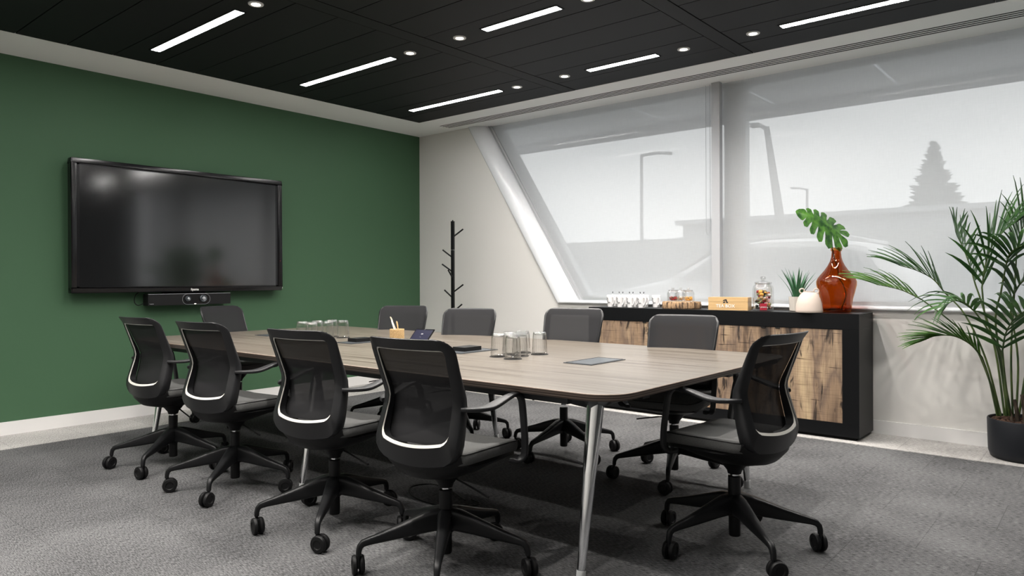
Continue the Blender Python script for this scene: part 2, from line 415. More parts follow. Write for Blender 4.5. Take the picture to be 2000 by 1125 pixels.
# window wall: below the sill, and the slanted-edge piece left of the window
SX0, SX1, SZ = .90, 2.20, .985          # slanted reveal: x at ceiling, x at sill, sill height
bm = bmesh.new()
pts = [(-.15, 0), (XR+.15, 0), (XR+.15, SZ), (SX1+.03, SZ), (SX0+.03, HC+.02), (SX0+.03, HC+.3), (-.15, HC+.3)]
v0 = [bm.verts.new((x, 0, z)) for x, z in pts]; v1 = [bm.verts.new((x, .33, z)) for x, z in pts]
bm.faces.new(v0); bm.faces.new(v1[::-1])
for i in range(len(pts)):
    j = (i+1) % len(pts); bm.faces.new((v0[j], v0[i], v1[i], v1[j]))
struct(finish('wall_window', bm, 'wall', smooth=False))
struct(boxo('baseboard_left', 0, .015, YB, 0, 0, .107, 'skirt', bevel=.003))
struct(boxo('baseboard_window', .015, XR, -.015, 0, 0, .107, 'skirt', bevel=.003))
struct(boxo('baseboard_right', XR-.015, XR, YB, -.015, 0, .107, 'skirt', bevel=.003))

# ceiling: void slab, plasterboard margin, black planks
struct(boxo('ceiling', -.15, XR+.15, YB-.15, .33, HC+.03, HC+.3, 'ceil_back'))
ceil_o = bpy.data.objects['ceiling']
MX, MY = .605, -.56
bm = bmesh.new()
box(bm, 0, MX, YB, 0, HC, HC+.03)
s_y = [-.285, -.242, -.198, -.155]; sw = .024
box(bm, MX, .66, MY, 0, HC, HC+.03)
ys = [MY]+[q for s in s_y for q in (s-sw/2, s+sw/2)]+[.30]
for i in range(0, len(ys), 2): box(bm, .66, XR, ys[i], ys[i+1], HC, HC+.03)
struct(finish('ceiling_margin', bm, 'plaster', smooth=False))
for s in s_y:
    o = struct(boxo('air_slot', .66+(s+.285)*.1, XR, s-sw/2, s+sw/2, HC+.0008, HC+.028, 'slot', parent=ceil_o))
bands = [(2.648, 2.785), (4.374, 4.500), (6.10, 6.23)]
cols_x = [(MX, 2.648), (2.785, 4.374), (4.500, 6.10), (6.23, XR)]
rows = [MY]; y = -.86
while y > YB: rows.append(y); y -= .3305
rows.append(YB)
gap = .0075
for a, b in cols_x:
    for y1, y0 in zip(rows, rows[1:]):
        bm = bmesh.new(); dz = random.uniform(0, .0015)
        box(bm, a+gap/2, b-gap/2, y0+gap/2, y1-gap/2, HC+dz, HC+.02)
        finish('ceiling_plank', bm, 'ceil', parent=ceil_o, bevel=.0015, seg=1)
for a, b in bands:
    boxo('ceiling_band', a+gap/2, b-gap/2, YB, MY-gap/2, HC-.001, HC+.02, 'ceil', parent=ceil_o, bevel=.0015, seg=1)

# ------------------------------------------------------------------ ceiling lights
def strip(x0, x1, yc, label):
    t = thing('ceiling_strip_light', label, 'ceiling light', ((x0+x1)/2, yc, HC), 0, 'recessed strip lights')
    L = (x1-x0)/2
    bm = bmesh.new()
    for a in ((-L-.012, L+.012, -.045, -.033), (-L-.012, L+.012, .033, .045), (-L-.012, -L, -.033, .033), (L, L+.012, -.033, .033)):
        box(bm, *a, -.003, .004)
    finish('rim', bm, 'ceil', t, smooth=False)
    boxo('diffuser', -L, L, -.033, .033, -.002, .004, 'glow', t)
    return t
rows_l = [(-1.02, 'nearest the window wall'), (-2.34, 'in the middle row'), (-3.665, 'in the row above the near side of the table'), (-4.99, 'behind the camera row'), (-6.31, 'at the back of the room')]
ROWN = ['row nearest the window', 'middle row', 'front row', 'row over the camera', 'rearmost row']
for i, (yc, _) in enumerate(rows_l):
    for j, (a, b) in enumerate([(.98, 2.24), (3.235, 3.895), (4.88, 6.14), (7.10, 7.76)]):
        if j == 3 and i != 0: continue
        lab = ['long glowing ceiling strip by the green wall side, %s', 'short glowing ceiling strip mid ceiling, %s', 'long glowing ceiling strip on the right side, %s', 'short glowing ceiling strip at the far right beyond the palm, %s'][j] % ROWN[i]
        strip(a, b, yc, lab)
def downlight(x, y, label):
    t = thing('ceiling_downlight', label, 'ceiling light', (x, y, HC), 0, 'recessed round downlights')
    bm = bmesh.new(); lathe(bm, [(.030, -.001), (.030, -.006), (.047, -.006), (.049, -.003), (.049, .004), (.030, .004)], 24, cap0=False, cap1=False)
    finish('trim_ring', bm, 'white_trim', t)
    bm = bmesh.new(); lathe(bm, [(.030, .001), (.024, -.002), (.001, -.003)], 20, cap1=True); finish('lens', bm, 'glow2', t)
    ld = bpy.data.lights.new('downlight_lamp', 'SPOT'); ld.energy = SPOT; ld.color = (1, .95, .89); ld.spot_size = math.radians(150); ld.spot_blend = 1; ld.shadow_soft_size = .03
    l = bpy.data.objects.new('downlight_lamp', ld); COL.objects.link(l); l.parent = t; l.location = (0, 0, -.012)
DX = ['left of the pair beside the long left strip', 'right of the pair before the short strip', 'just right of the short strip', 'just left of the long right strip', 'just right of the long right strip', 'just left of the far right strip']
for i, (yc, _) in enumerate(rows_l):
    for j, x in enumerate([2.44, 2.985, 4.125, 4.675, 6.34, 6.86]):
        if i in (2,) and j == 1 or i in (4,) and j > 1 or j > 3 and i: continue
        downlight(x, yc, 'round downlight %s, %s' % (DX[j], ROWN[i]))

# ================================================================== WINDOW
# slanted white bullnose frame + sill nosing, as one architrave
def arch_profile():
    # (across, depth): across from wall side (0) to opening (w); depth y
    w = .175
    return [(-.012, .0), (-.012, -.018), (0, -.030), (.02, -.036), (.06, -.033), (.10, -.018), (.135, .012), (.16, .05), (w, .10), (w, .30), (-.012, .30)]
bm = bmesh.new()
d = Vector((SX1-SX0, 0, SZ-HC)); d.normalize(); nrm = Vector((-d.z, 0, d.x))   # toward opening (+x,+z)
pr = arch_profile()
top_o = Vector((.874, 0, HC+.0)); bot_o = Vector((2.174, 0, .965))
cosf = 1/abs(nrm.x)
ring_t = [top_o+Vector((a*cosf, b, 0)) for a, b in pr]
# mitre at the bottom: sill direction +x, sill profile height
sill = [(-.0, .0), (-.0, -.018), (.006, -.030), (.012, -.036), (.020, -.036), (.028, -.03), (.033, -.01), (.035, .03), (.036, .10), (.036, .30), (-.0, .30)]
ring_b = []
for (a, b), (sa, sb) in zip(pr, sill):
    # intersection of slanted line offset a with horizontal line z = .965+sa
    zz = .965+sa; t = (zz-top_o.z)/(bot_o.z-top_o.z)
    xx = top_o.x+a*cosf+(bot_o.x-top_o.x)*t; ring_b.append(Vector((xx, b, zz)))
ring_r = [Vector((XR, sb, .965+sa)) for sa, sb in sill]
rings(bm, [ring_t, ring_b, ring_r], True, True, True)
o = struct(finish('window_1', bm, 'frame', angle=28)); o['label'] = 'white rounded slanted window surround and sill nosing'
WIN = o
# thin grey track line beside the slanted frame and sill rail
def slant_bar(name, a0, a1, y0, y1, material, ztop=HC, zbot=1.0, parent=None):
    bm = bmesh.new()
    def px(z, a): t = (z-top_o.z)/(bot_o.z-top_o.z); return top_o.x+(bot_o.x-top_o.x)*t+a*cosf
    R = []
    for z in (ztop, zbot): R.append([(px(z, a0), y0, z), (px(z, a1), y0, z), (px(z, a1), y1, z), (px(z, a0), y1, z)])
    rings(bm, R, True, True, True); return finish(name, bm, material, parent, smooth=False)
slant_bar('blind_side_track', .176, .183, .085, .13, 'fascia', parent=WIN)
slant_bar('blind_side_channel', .184, .206, .10, .13, 'alu_w', parent=WIN)
slant_bar('outer_frame_jamb', .17, .245, .20, .30, 'alu', parent=WIN)
boxo('outer_frame_head', 1.0, XR, .20, .30, HC-.022, HC+.03, 'fascia', WIN)
boxo('outer_frame_sill', 2.3, XR, .20, .30, 1.0, 1.05, 'alu', WIN)
boxo('mullion_cover', 3.868, 3.945, .04, .10, 1.0, HC, 'alu_w', WIN, bevel=.008)
boxo('outer_mullion', 3.92, 4.12, .20, .30, 1.0, HC, 'alu', WIN)
boxo('outer_mullion', 6.9, 7.1, .20, .30, 1.0, HC, 'alu', WIN)
boxo('mullion_cover', 6.86, 6.94, .04, .10, 1.0, HC, 'alu_w', WIN, bevel=.008)
bm = bmesh.new()
def pane_quad(bm, x0t, x0b, x1, y):
    vs = [(x0t, y, HC), (x0b, y, 1.0), (x1, y, 1.0), (x1, y, HC)]; bm.faces.new([bm.verts.new(v) for v in vs])
def pxz(z, a): t = (z-top_o.z)/(bot_o.z-top_o.z); return top_o.x+(bot_o.x-top_o.x)*t+a*cosf
pane_quad(bm, pxz(HC, .22), pxz(1, .22), 4.0, .25); finish('glass_pane', bm, 'pane', WIN, smooth=False)
bm = bmesh.new(); pane_quad(bm, 4.0, 4.0, 7.0, .25); finish('glass_pane', bm, 'pane', WIN, smooth=False)
bm = bmesh.new(); pane_quad(bm, 7.0, 7.0, XR, .25); finish('glass_pane', bm, 'pane', WIN, smooth=False)
# roller blinds
def blind(x0t, x0b, x1, label):
    t = thing('roller_blind', label, 'blind', ((x0b+x1)/2, .12, 1.0), 0, 'translucent roller blinds')
    cx = (x0b+x1)/2
    bm = bmesh.new(); NZ = 8
    for k in range(NZ):
        z0 = 1.028+(HC-1.028)*k/NZ; z1 = 1.028+(HC-1.028)*(k+1)/NZ
        f = lambda z: x0b+(x0t-x0b)*(z-1.028)/(HC-1.028)
        bm.faces.new([bm.verts.new(v) for v in ((f(z0)-cx, 0, z0-1), (x1-cx, 0, z0-1), (x1-cx, 0, z1-1), (f(z1)-cx, 0, z1-1))])
    bmesh.ops.remove_doubles(bm, verts=bm.verts, dist=1e-5)
    finish('blind_fabric', bm, 'blind', t, smooth=False)
    boxo('bottom_rail', x0b-cx+.01, x1-cx, -.012, .012, .004, .030, 'alu', t, bevel=.004)
    return t, cx
b1, cx1 = blind(pxz(HC, .205), pxz(1.028, .205), 3.855, 'white translucent roller blind with a slanted left edge, left of the mullion')
bm = bmesh.new()
P = [(3.79-cx1, -.03, HC-1)]+[(3.79-cx1, -.03, z) for z in (1.5, 1.0, .72, .66)]+[(3.80-cx1, -.03, .625), (3.812-cx1, -.03, .62), (3.826-cx1, -.03, .66)]+[(3.83-cx1, -.03, z) for z in (.75, 1.2, HC-1)]
sweep(bm, P, ell(.0022, .0022, 6), up=Vector((0, 1, 0))); finish('pull_cord', bm, 'alu_w', b1)
blind(3.905, 3.905, 6.85, 'white translucent roller blind behind the palm, right of the mullion')
blind(6.90, 6.90, XR, 'white translucent roller blind at the far right beyond the second mullion')

# ================================================================== OUTSIDE
struct(boxo('ground', -60, 90, .33, 90, -.3, -.05, 'pave'))
sof = thing('outside_soffit', 'pale grey panelled soffit overhanging outside the window', 'soffit', (4, 1.1, 3.1))
xj = [-3.0, -1.6, -.2, 1.17, 2.5, 3.8, 5.03, 5.62+.6, 7.6, 9.0, 10.4]
for a, b in zip(xj, xj[1:]):
    boxo('soffit_panel', a-4+.015, b-4-.015, -.75, .74, .05, .08, 'soffit', sof)
boxo('fascia', -7.0, 6.4, .74, .92, -.05, .5, 'fascia', sof)
boxo('facade_head', -7.0, 6.4, -.80, -.75, .02, .6, 'fascia', sof)

# parked car
car = thing('parked_car', 'white hatchback car parked outside close to the window', 'car', (.85, 3.9, -.05))
def car_body():
    bm = bmesh.new()
    #        x,   z_bottom, z_belt(side top), roof z, half width low, half width top
    S = [(0, .45, .80, .82, .72, .60), (.06, .28, .95, .98, .80, .66), (.30, .22, 1.10, 1.14, .87, .72), (.75, .2, 1.18, 1.25, .90, .74),
         (.98, .2, 1.20, 1.30, .90, .72), (1.55, .2, 1.22, 1.66, .90, .62), (1.75, .2, 1.23, 1.74, .90, .60), (2.3, .2, 1.25, 1.79, .90, .60), (3.0, .2, 1.27, 1.78, .90, .60),
         (3.5, .2, 1.28, 1.70, .89, .58), (3.85, .22, 1.28, 1.48, .88, .60), (4.02, .3, 1.22, 1.28, .84, .64), (4.12, .4, .95, .97, .78, .62)]
    R = []
    for x, zb, zs, zr, hw, ht in S:
        h = [(-hw*.9, zb), (-hw, zb+.2), (-hw, zs-.12), (-hw*.97, zs), (-(hw*.3+ht*.7), zs+(zr-zs)*.55), (-ht, zr-.04), (-ht*.6, zr), (0, zr+.01)]
        ring = [(x, a, z) for a, z in h]+[(x, -a, z) for a, z in h[-2::-1]]
        R.append(ring)
    rings(bm, R, True, True, True)
    return bm
finish('body', car_body(), 'carw', car, angle=35)
def car_glass(name, pts):
    for s in (-1, 1):
        bm = bmesh.new(); bm.faces.new([bm.verts.new((x, s*y, z)) for x, y, z in pts])
        r = bmesh.ops.extrude_face_region(bm, geom=bm.faces[:]); bmesh.ops.translate(bm, vec=(0, s*.02, 0), verts=[v for v in r['geom'] if isinstance(v, bmesh.types.BMVert)])
        finish(name, bm, 'carg', car, smooth=False)
car_glass('side_window', [(1.18, .865, 1.27), (2.2, .875, 1.28), (2.2, .65, 1.68), (1.68, .65, 1.64)])
car_glass('side_window', [(2.28, .875, 1.28), (3.15, .875, 1.30), (3.15, .66, 1.66), (2.28, .65, 1.68)])
car_glass('side_window', [(3.23, .87, 1.31), (3.75, .865, 1.33), (3.55, .70, 1.58), (3.23, .66, 1.65)])
bm = bmesh.new(); bm.faces.new([bm.verts.new(v) for v in ((1.03, -.66, 1.35), (1.03, .66, 1.35), (1.53, .56, 1.69), (1.53, -.56, 1.69))]); finish('windscreen', bm, 'carg', car)
for x in (.75, 3.35):
    for s in (-1, 1):
        bm = bmesh.new(); lathe(bm, [(.12, -.1), (.30, -.11), (.33, -.08), (.33, .08), (.30, .11), (.12, .1)], 24)
        bmesh.ops.rotate(bm, verts=bm.verts, matrix=Matrix.Rotation(PI/2, 3, 'X')); bmesh.ops.translate(bm, verts=bm.verts, vec=(x, s*.82, .33)); finish('wheel', bm, 'tyre', car)
for s in (-1, 1):
    bm = bmesh.new(); box(bm, 1.12, 1.25, s*.93-.06, s*.93+.06, 1.22, 1.36); finish('wing_mirror', bm, 'carw', car, bevel=.03)
    bm = bmesh.new(); sweep(bm, [(1.6, s*.56, 1.74), (1.9, s*.56, 1.82), (3.1, s*.56, 1.83), (3.5, s*.56, 1.74)], ell(.015, .02, 8)); finish('roof_rail', bm, 'carw', car)

# lamp posts: straight far, leaning near, small far
def post(name, label, base, top, r0, r1, arm, loc_mat='steel'):
    t = thing(name, label, 'lamp post', base)
    b = Vector(base); tp = Vector(top)-b
    bm = bmesh.new(); sweep(bm, [(0, 0, 0), tp*.5, tp], lambda k: ell(r0+(r1-r0)*k/2, r0+(r1-r0)*k/2, 10), up=Vector((0, 1, 0))); finish('pole', bm, loc_mat, t)
    bm = bmesh.new(); a = Vector(arm); sweep(bm, [tp-Vector((0, 0, .05)), tp+a*.5+Vector((0, 0, .03)), tp+a], [(-r1*1.6, -.03), (r1*1.6, -.03), (r1*1.6, .05), (-r1*1.6, .05)]); finish('lamp_head', bm, loc_mat, t)
post('street_lamp', 'thin straight street lamp outside, left of the window mullion', (-5.95, 15.88, -.05), (-5.95, 15.88, 5.55), .07, .05, (1.0, .3, -.05))
post('street_lamp', 'thick leaning lamp post outside, right of the window mullion', (1.62, 9.1, -.05), (1.108, 8.744, 4.38), .15, .06, (-.32, .0, .06))
post('street_lamp', 'small distant street lamp right of the leaning post', (-5.2, 31, -.05), (-5.2, 31, 5.7), .09, .06, (-.8, 0, .1))
# distant building, fence, hedge, hills
bt = thing('distant_building', 'low flat-roofed grey building across the car park', 'building', (5, 34, -.05))
boxo('wall', -18.0, 9, -1, 5, 0, 4.45, 'bldg', bt); boxo('roof_edge', -18.3, 9.4, -1.4, 5.4, 4.45, 4.70, 'fascia', bt)
for k in range(7): boxo('window', -16+k*3.2, -14.2+k*3.2, -1.05, -.98, 1.4, 2.9, 'carg', bt)
ft = thing('boundary_fence', 'long pale boundary fence across the car park', 'fence', (-12, 22, -.05))
for k in range(22): boxo('fence_panel', -22+k*1.9, -22+k*1.9+1.84, -.02, .02, 0, 3.0, 'fence', ft)
for k in range(23): boxo('fence_post', -22+k*1.9-.06, -22+k*1.9+.02, -.07, .07, 0, 3.05, 'bldg', ft)
def blob(bm, c, r, sub=2, amp=.18, sz=1):
    ret = bmesh.ops.create_icosphere(bm, subdivisions=sub, radius=r)
    for v in ret['verts']:
        k = 1+random.uniform(-amp, amp); v.co = Vector(c)+Vector((v.co.x*k, v.co.y*k, v.co.z*k*sz))
ht = thing('distant_hills', 'pale wooded hills on the horizon', 'hill', (-20, 110, -1))
bm = bmesh.new()
prof_h = [(-80, 6), (-60, 9), (-40, 8.5), (-22, 11), (-6, 12), (8, 10.5), (24, 12.5), (40, 13), (60, 11.5), (90, 12)]
V = [(x, 0, z) for x, z in prof_h]
rings(bm, [[(x, -14, -2), (x, 0, z), (x, 6, z*.8), (x, 14, -2)] for x, y_, z in V], True, True, True); finish('ridge', bm, 'hill', ht)
bm = bmesh.new()
for k in range(26): blob(bm, (-34+k*.62+random.uniform(-.4, .4), 26+random.uniform(-.6, .6), 1.5+random.uniform(-.2, .3)+(.5 if 12 < k < 19 else 0)), random.uniform(.75, 1.1), 2, .25, 1.9)
o = finish('hedgerow', bm, 'grass'); tag(o, 'row of bare bushes behind the fence', 'bushes', kind='stuff')
# conifers
def conifer(loc, h, r, label):
    t = thing('conifer_tree', label, 'tree', loc)
    bm = bmesh.new(); lathe(bm, [(.25, 0), (.2, h*.3), (.03, h*.97)], 8); finish('trunk', bm, 'bark', t)
    bm = bmesh.new(); n = 850
    for k in range(n):
        z = h*(.06+.94*(k/n)); rr = r*((1-k/n)**.85)*random.uniform(.45, 1.05); a = random.uniform(0, 2*PI)
        L = max(.35, r*.30*(1.1-k/n)); p = Vector((rr*.75*math.cos(a), rr*.75*math.sin(a), z)); q = p+Vector((math.cos(a)*L, math.sin(a)*L, L*.45*random.uniform(.2, 1)))
        s = Vector((-math.sin(a), math.cos(a), 0))*L*.55; up = Vector((0, 0, L*.35))
        vs = [bm.verts.new(v) for v in (p-s, p-up, p+s, p+up, q)]
        for i in range(4): bm.faces.new((vs[i], vs[(i+1) % 4], vs[4]))
        bm.faces.new(vs[:4])
    bm2 = bm; lathe(bm2, [(r*.66, h*.06), (r*.60, h*.25), (r*.38, h*.55), (r*.15, h*.82), (.02, h*.97)], 14)
    o = finish('foliage', bm2, 'treeg', t); o['kind'] = 'stuff'
conifer((-5.0, 62.4, -.05), 12.6, 4.6, 'tall broad conifer outside to the right of the monstera leaf')
conifer((5.6, 63, -.05), 11.5, 4.2, 'conifer partly cut off at the right edge of the window view')

# ================================================================== TABLE
TX0, TX1, TY0, TY1, TZ = .955, 5.265, -3.865, -1.975, .78
tab = thing('conference_table', 'long boardroom table with pale striped wood top on chrome legs', 'table', (3.1, -2.92, 0))
tc_ = Vector((3.1, -2.92, 0))
def top_part(x0, x1, left):
    bm = bmesh.new(); r = .15; xs = []
    def corner(cx, cy, a0): return [(cx+r*math.cos(math.radians(a0+10*i)), cy+r*math.sin(math.radians(a0+10*i))) for i in range(10)]
    if left: pts = [(x1, TY0), (x1, TY1)]+corner(x0+r, TY1-r, 90)+corner(x0+r, TY0+r, 180)
    else: pts = corner(x1-r, TY0+r, 270)+corner(x1-r, TY1-r, 0)+[(x0, TY1), (x0, TY0)]
    def ring(ins, z):
        c = Vector(((x0+x1)/2, (TY0+TY1)/2)); out = []
        for p in pts:
            q = Vector(p)-tc_.xy
            sx = 0 if abs(p[0]-(x1 if left else x0)) < 1e-6 else ins
            out.append((q.x-math.copysign(sx, q.x), q.y-math.copysign(ins, q.y), z))
        return out
    V = rings(bm, [ring(.022, TZ-.034), ring(.004, TZ-.012), ring(0, TZ-.006), ring(0, TZ-.002), ring(.002, TZ)], True, True, True)
    for f in bm.faces:
        f.material_index = 1
    for f in bm.faces:
        if all(v.co.z > TZ-.0001 for v in f.verts): f.material_index = 0
    return finish('tabletop_panel', bm, ['ttop', 'tedge'], tab, angle=30)
top_part(TX0, 3.0915, True); top_part(3.0935, TX1, False)
for yy in (TY0+.05, TY1-.05-.03):
    boxo('side_rail', TX0+.25-3.1, TX1-.25-3.1, yy+2.92, yy+2.92+.03, TZ-.062, TZ-.034, 'tunder', tab, bevel=.004)
for yy in (-.45, .45):
    boxo('under_beam', -2.0, 2.02, yy-.03, yy+.03, TZ-.084, TZ-.034, 'tunder', tab, bevel=.004)
def leg(x, s, endx):
    # foot on the floor at |y|=.84, top under the table at |y|=.74
    p0 = Vector((x, s*.735, TZ-.06)); p1 = Vector((x+endx*.0, s*.845, .045))
    bm = bmesh.new(); N = 9
    def pf(k):
        t = k/(N-1); a = .026+.014*math.sin(PI*min(1, (1-t)*1.0))*.35*(1-t); return ell(.040-.022*t, .031-.014*t, 20)
    sweep(bm, [p0.lerp(p1, k/(N-1)) for k in range(N)], pf, up=Vector((0, 1, 0))); finish('leg', bm, 'chrome', tab, angle=60)
    bm = bmesh.new(); p2 = p1+(p1-p0).normalized()*.046; sweep(bm, [p1-(p1-p0)*.001, p1.lerp(p2, .5), p2], ell(.0195, .0185, 16), up=Vector((0, 1, 0))); finish('foot_cap', bm, 'footcap', tab, angle=50)
    # cast head with two curved wings along the table edge and one inward
    bm = bmesh.new()
    def wing(dirv, L, hw):
        dirv = Vector(dirv); side = Vector((-dirv.y, dirv.x, 0)); R = []
        for k in range(9):
            t = k/8; dp = .058*(1-t**1.6)+.008; ww = hw*(1-.55*t); c = Vector((x, s*.735, 0))+dirv*L*t
            R.append([c+side*ww+Vector((0, 0, TZ-.035)), c+side*ww*.9+Vector((0, 0, TZ-.035-dp*.6)), c+Vector((0, 0, TZ-.035-dp)), c-side*ww*.9+Vector((0, 0, TZ-.035-dp*.6)), c-side*ww+Vector((0, 0, TZ-.035))])
        rings(bm, R, True, True, True)
    if endx: wing((0, -s, 0), .62, .045); wing((-endx, 0, 0), .42, .045); wing((0, s, 0), .10, .04); wing((endx, 0, 0), .10, .04)
    else: wing((1, 0, 0), .42, .045); wing((-1, 0, 0), .42, .045); wing((0, -s, 0), .5, .045)
    finish('leg_bracket', bm, 'chrome_d', tab, angle=50)
for x, e in ((5.045-3.1, 1), (0, 0), (1.165-3.1, -1)):
    for s in (-1, 1): leg(x, s, e)

# power modules let into the top
def flap(x, y, label, open_=False):
    t = thing('power_flap', label, 'socket cover', (x, y, TZ), 0, 'flush power units along the table')
    boxo('plate', -.088, .088, -.165, .165, 0, .004, 'plate', t, bevel=.0015)
    bm = bmesh.new(); box(bm, -.080, .080, -.157, -.154, .004, .005); box(bm, -.080, .080, .154, .157, .004, .005); box(bm, -.08, -.077, -.154, .154, .004, .005); box(bm, .077, .08, -.154, .154, .004, .005); finish('seam', bm, 'slot', t, smooth=False)
    if open_:
        boxo('socket_block', -.070, .030, -.075, .075, .004, .028, 'seatdark', t, bevel=.003)
flap(4.569, -2.943, 'grey flush power flap near the right end of the table')
flap(3.66, -2.955, 'power unit with raised black block behind the glasses nearest the camera', True)
flap(2.62, -2.955, 'power unit with raised black block beside the far glasses', True)
flap(1.56, -2.95, 'grey flush power flap near the green wall end of the table')

# ------------------------------------------------------------------ tumblers, upside down
def tumbler(name_mat=True):
    t = thing('glass_tumbler', 'x', 'glass')
    bm = bmesh.new()
    lathe(bm, [(.044, .0), (.0445, .004), (.0425, .030), (.0385, .100), (.0365, .122), (.033, .130), (.006, .1305)], 96, flute=24, amp=.038, f0=2, f1=4)
    finish('body', bm, 'glass', t, angle=80)
    bm = bmesh.new(); lathe(bm, [(.0445, .0), (.0452, .002), (.0445, .005), (.041, .003)], 48, cap0=False, cap1=False); finish('rim', bm, 'glass', t, angle=80)
    bm = bmesh.new(); lathe(bm, [(.031, .112), (.034, .118), (.032, .124), (.01, .122)], 36); finish('base', bm, 'glass', t, angle=80)
    return t
near = [(4.01, -3.085, 'front left'), (4.15, -3.125, 'front middle'), (3.985, -2.955, 'middle left'), (4.085, -2.985, 'middle'), (3.985, -2.835, 'back left'), (4.115, -2.84, 'rightmost')]
far = [(2.10, -3.10), (2.235, -3.11), (2.085, -2.96), (2.225, -2.965), (2.07, -2.815), (2.215, -2.82)]
proto = tumbler(); used = False
NL = ['leftmost', 'front-centre', 'rear left, half hidden', 'centre-right', 'rear middle, half hidden', 'rightmost']
FL = ['leftmost', 'second from the left', 'third from the left, behind', 'fourth from the left, in front', 'fifth from the left, behind', 'rightmost']
for (x, y, _), q in zip(near, NL):
    lab = 'upturned ribbed glass in the near cluster on the table, %s' % q
    if not used: t = proto; t.location = (x, y, TZ+.003); t['label'] = lab; t['group'] = 'upturned ribbed glasses in the near cluster'; used = True
    else: t = dup(proto, (x, y, TZ+.003), random.uniform(0, 1), lab)
    bm = bmesh.new(); lathe(bm, [(.050, 0), (.052, .0012), (.050, .003)], 32); c = finish('coaster', bm, 'seatdark'); c.location = (x, y, TZ)
    tag(c, 'thin dark round coaster under the near-cluster glass, %s' % q, 'coaster', 'coasters under the near glasses')
for (x, y), q in zip(far, FL):
    dup(proto, (x, y, TZ+.003), random.uniform(0, 1), 'upturned ribbed glass in the far cluster toward the screen, %s' % q, 'upturned ribbed glasses in the far cluster')
    bm = bmesh.new(); lathe(bm, [(.050, 0), (.052, .0012), (.050, .003)], 32); c = finish('coaster', bm, 'seatdark'); c.location = (x, y, TZ)
    tag(c, 'thin dark round coaster under the far-cluster glass, %s' % q, 'coaster', 'coasters under the far glasses')

# wicker cup with pens
wc = thing('wicker_pen_pot', 'small honey coloured woven cup on the table by the tablet', 'pen pot', (2.60, -2.62, TZ)); wc.scale = (.8, .8, .85)
bm = bmesh.new(); H = .085
for k in range(9):
    z = .004+k*.0095
    ring = [(.062*(1+.035*math.cos(24*a+PI*(k % 2)))*math.cos(a), .062*(1+.035*math.cos(24*a+PI*(k % 2)))*math.sin(a), z) for a in [2*PI*i/96 for i in range(96)]]
    sweep(bm, ring, ell(.004, .0055, 6), closed=True)
finish('woven_side', bm, 'wicker', wc)['kind'] = 'stuff'
bm = bmesh.new(); lathe(bm, [(.058, .0), (.058, .08), (.055, .08), (.055, .004)], 32, cap1=True); finish('inner_wall', bm, 'wicker', wc)
def pen(dx, dy, tilt, rot, L, m_, label):
    t = thing('pen', label, 'pen', (2.60+dx*.8, -2.62+dy*.8, TZ+.008)); t.rotation_euler = (0, tilt, rot)
    bm = bmesh.new(); lathe(bm, [(.001, 0), (.0045, .01), (.0045, L-.01), (.003, L)], 12); finish('barrel', bm, m_, t)
    bm = bmesh.new(); box(bm, .004, .0065, -.0015, .0015, L-.04, L-.006); finish('clip', bm, m_, t)
pen(.02, .01, -.42, .55, .17, 'paper', 'tallest thin wooden pencil leaning left in the woven cup')
pen(.01, -.01, -.30, .75, .135, 'print_w', 'white pen leaning in the woven cup')
pen(.015, .02, -.20, .5, .125, 'teabox', 'short tan pencil standing in the woven cup')

# tablet on its stand
tb = thing('tablet', 'black conferencing tablet with navy screen tilted on the table', 'tablet', (2.83, -2.62, TZ)); tb.rotation_euler = (0, 0, math.radians(8)); tb.scale = (.74, .74, .74)
T = Matrix.Rotation(math.radians(42), 4, 'X')
def tb_box(name, a, m_, bev=.003):
    bm = bmesh.new(); box(bm, *a); bm.transform(T @ Matrix.Identity(4)); return finish(name, bm, m_, tb, bevel=bev)
tb_box('casing', (-.115, .115, 0, .155, -.010, 0), 'bezel'); tb_box('screen', (-.105, .105, .012, .140, 0, .0012), 'navy', .0003)
tb_box('back_shell', (-.11, .11, .004, .15, -.018, -.0102), 'silver')
bm = bmesh.new(); box(bm, -.10, .10, .0, .11, 0, .008); finish('stand_foot', bm, 'silver', tb, bevel=.003)
T3 = T.to_3x3(); xd = T3 @ Vector((1, 0, 0)); yd = T3 @ Vector((0, 1, 0))
text_obj('screen_clock', '2:3', .020, T3 @ Vector((0, .085, .0015)), xd, yd, 'print_w', tb, extrude=.0002)
text_obj('screen_button', '- - -', .012, T3 @ Vector((0, .045, .0015)), xd, yd, 'print_w', tb, extrude=.0002)
text_obj('casing_mark', '----', .010, T3 @ Vector((0, .147, .0005)), xd, yd, 'print_w', tb, extrude=.0002)

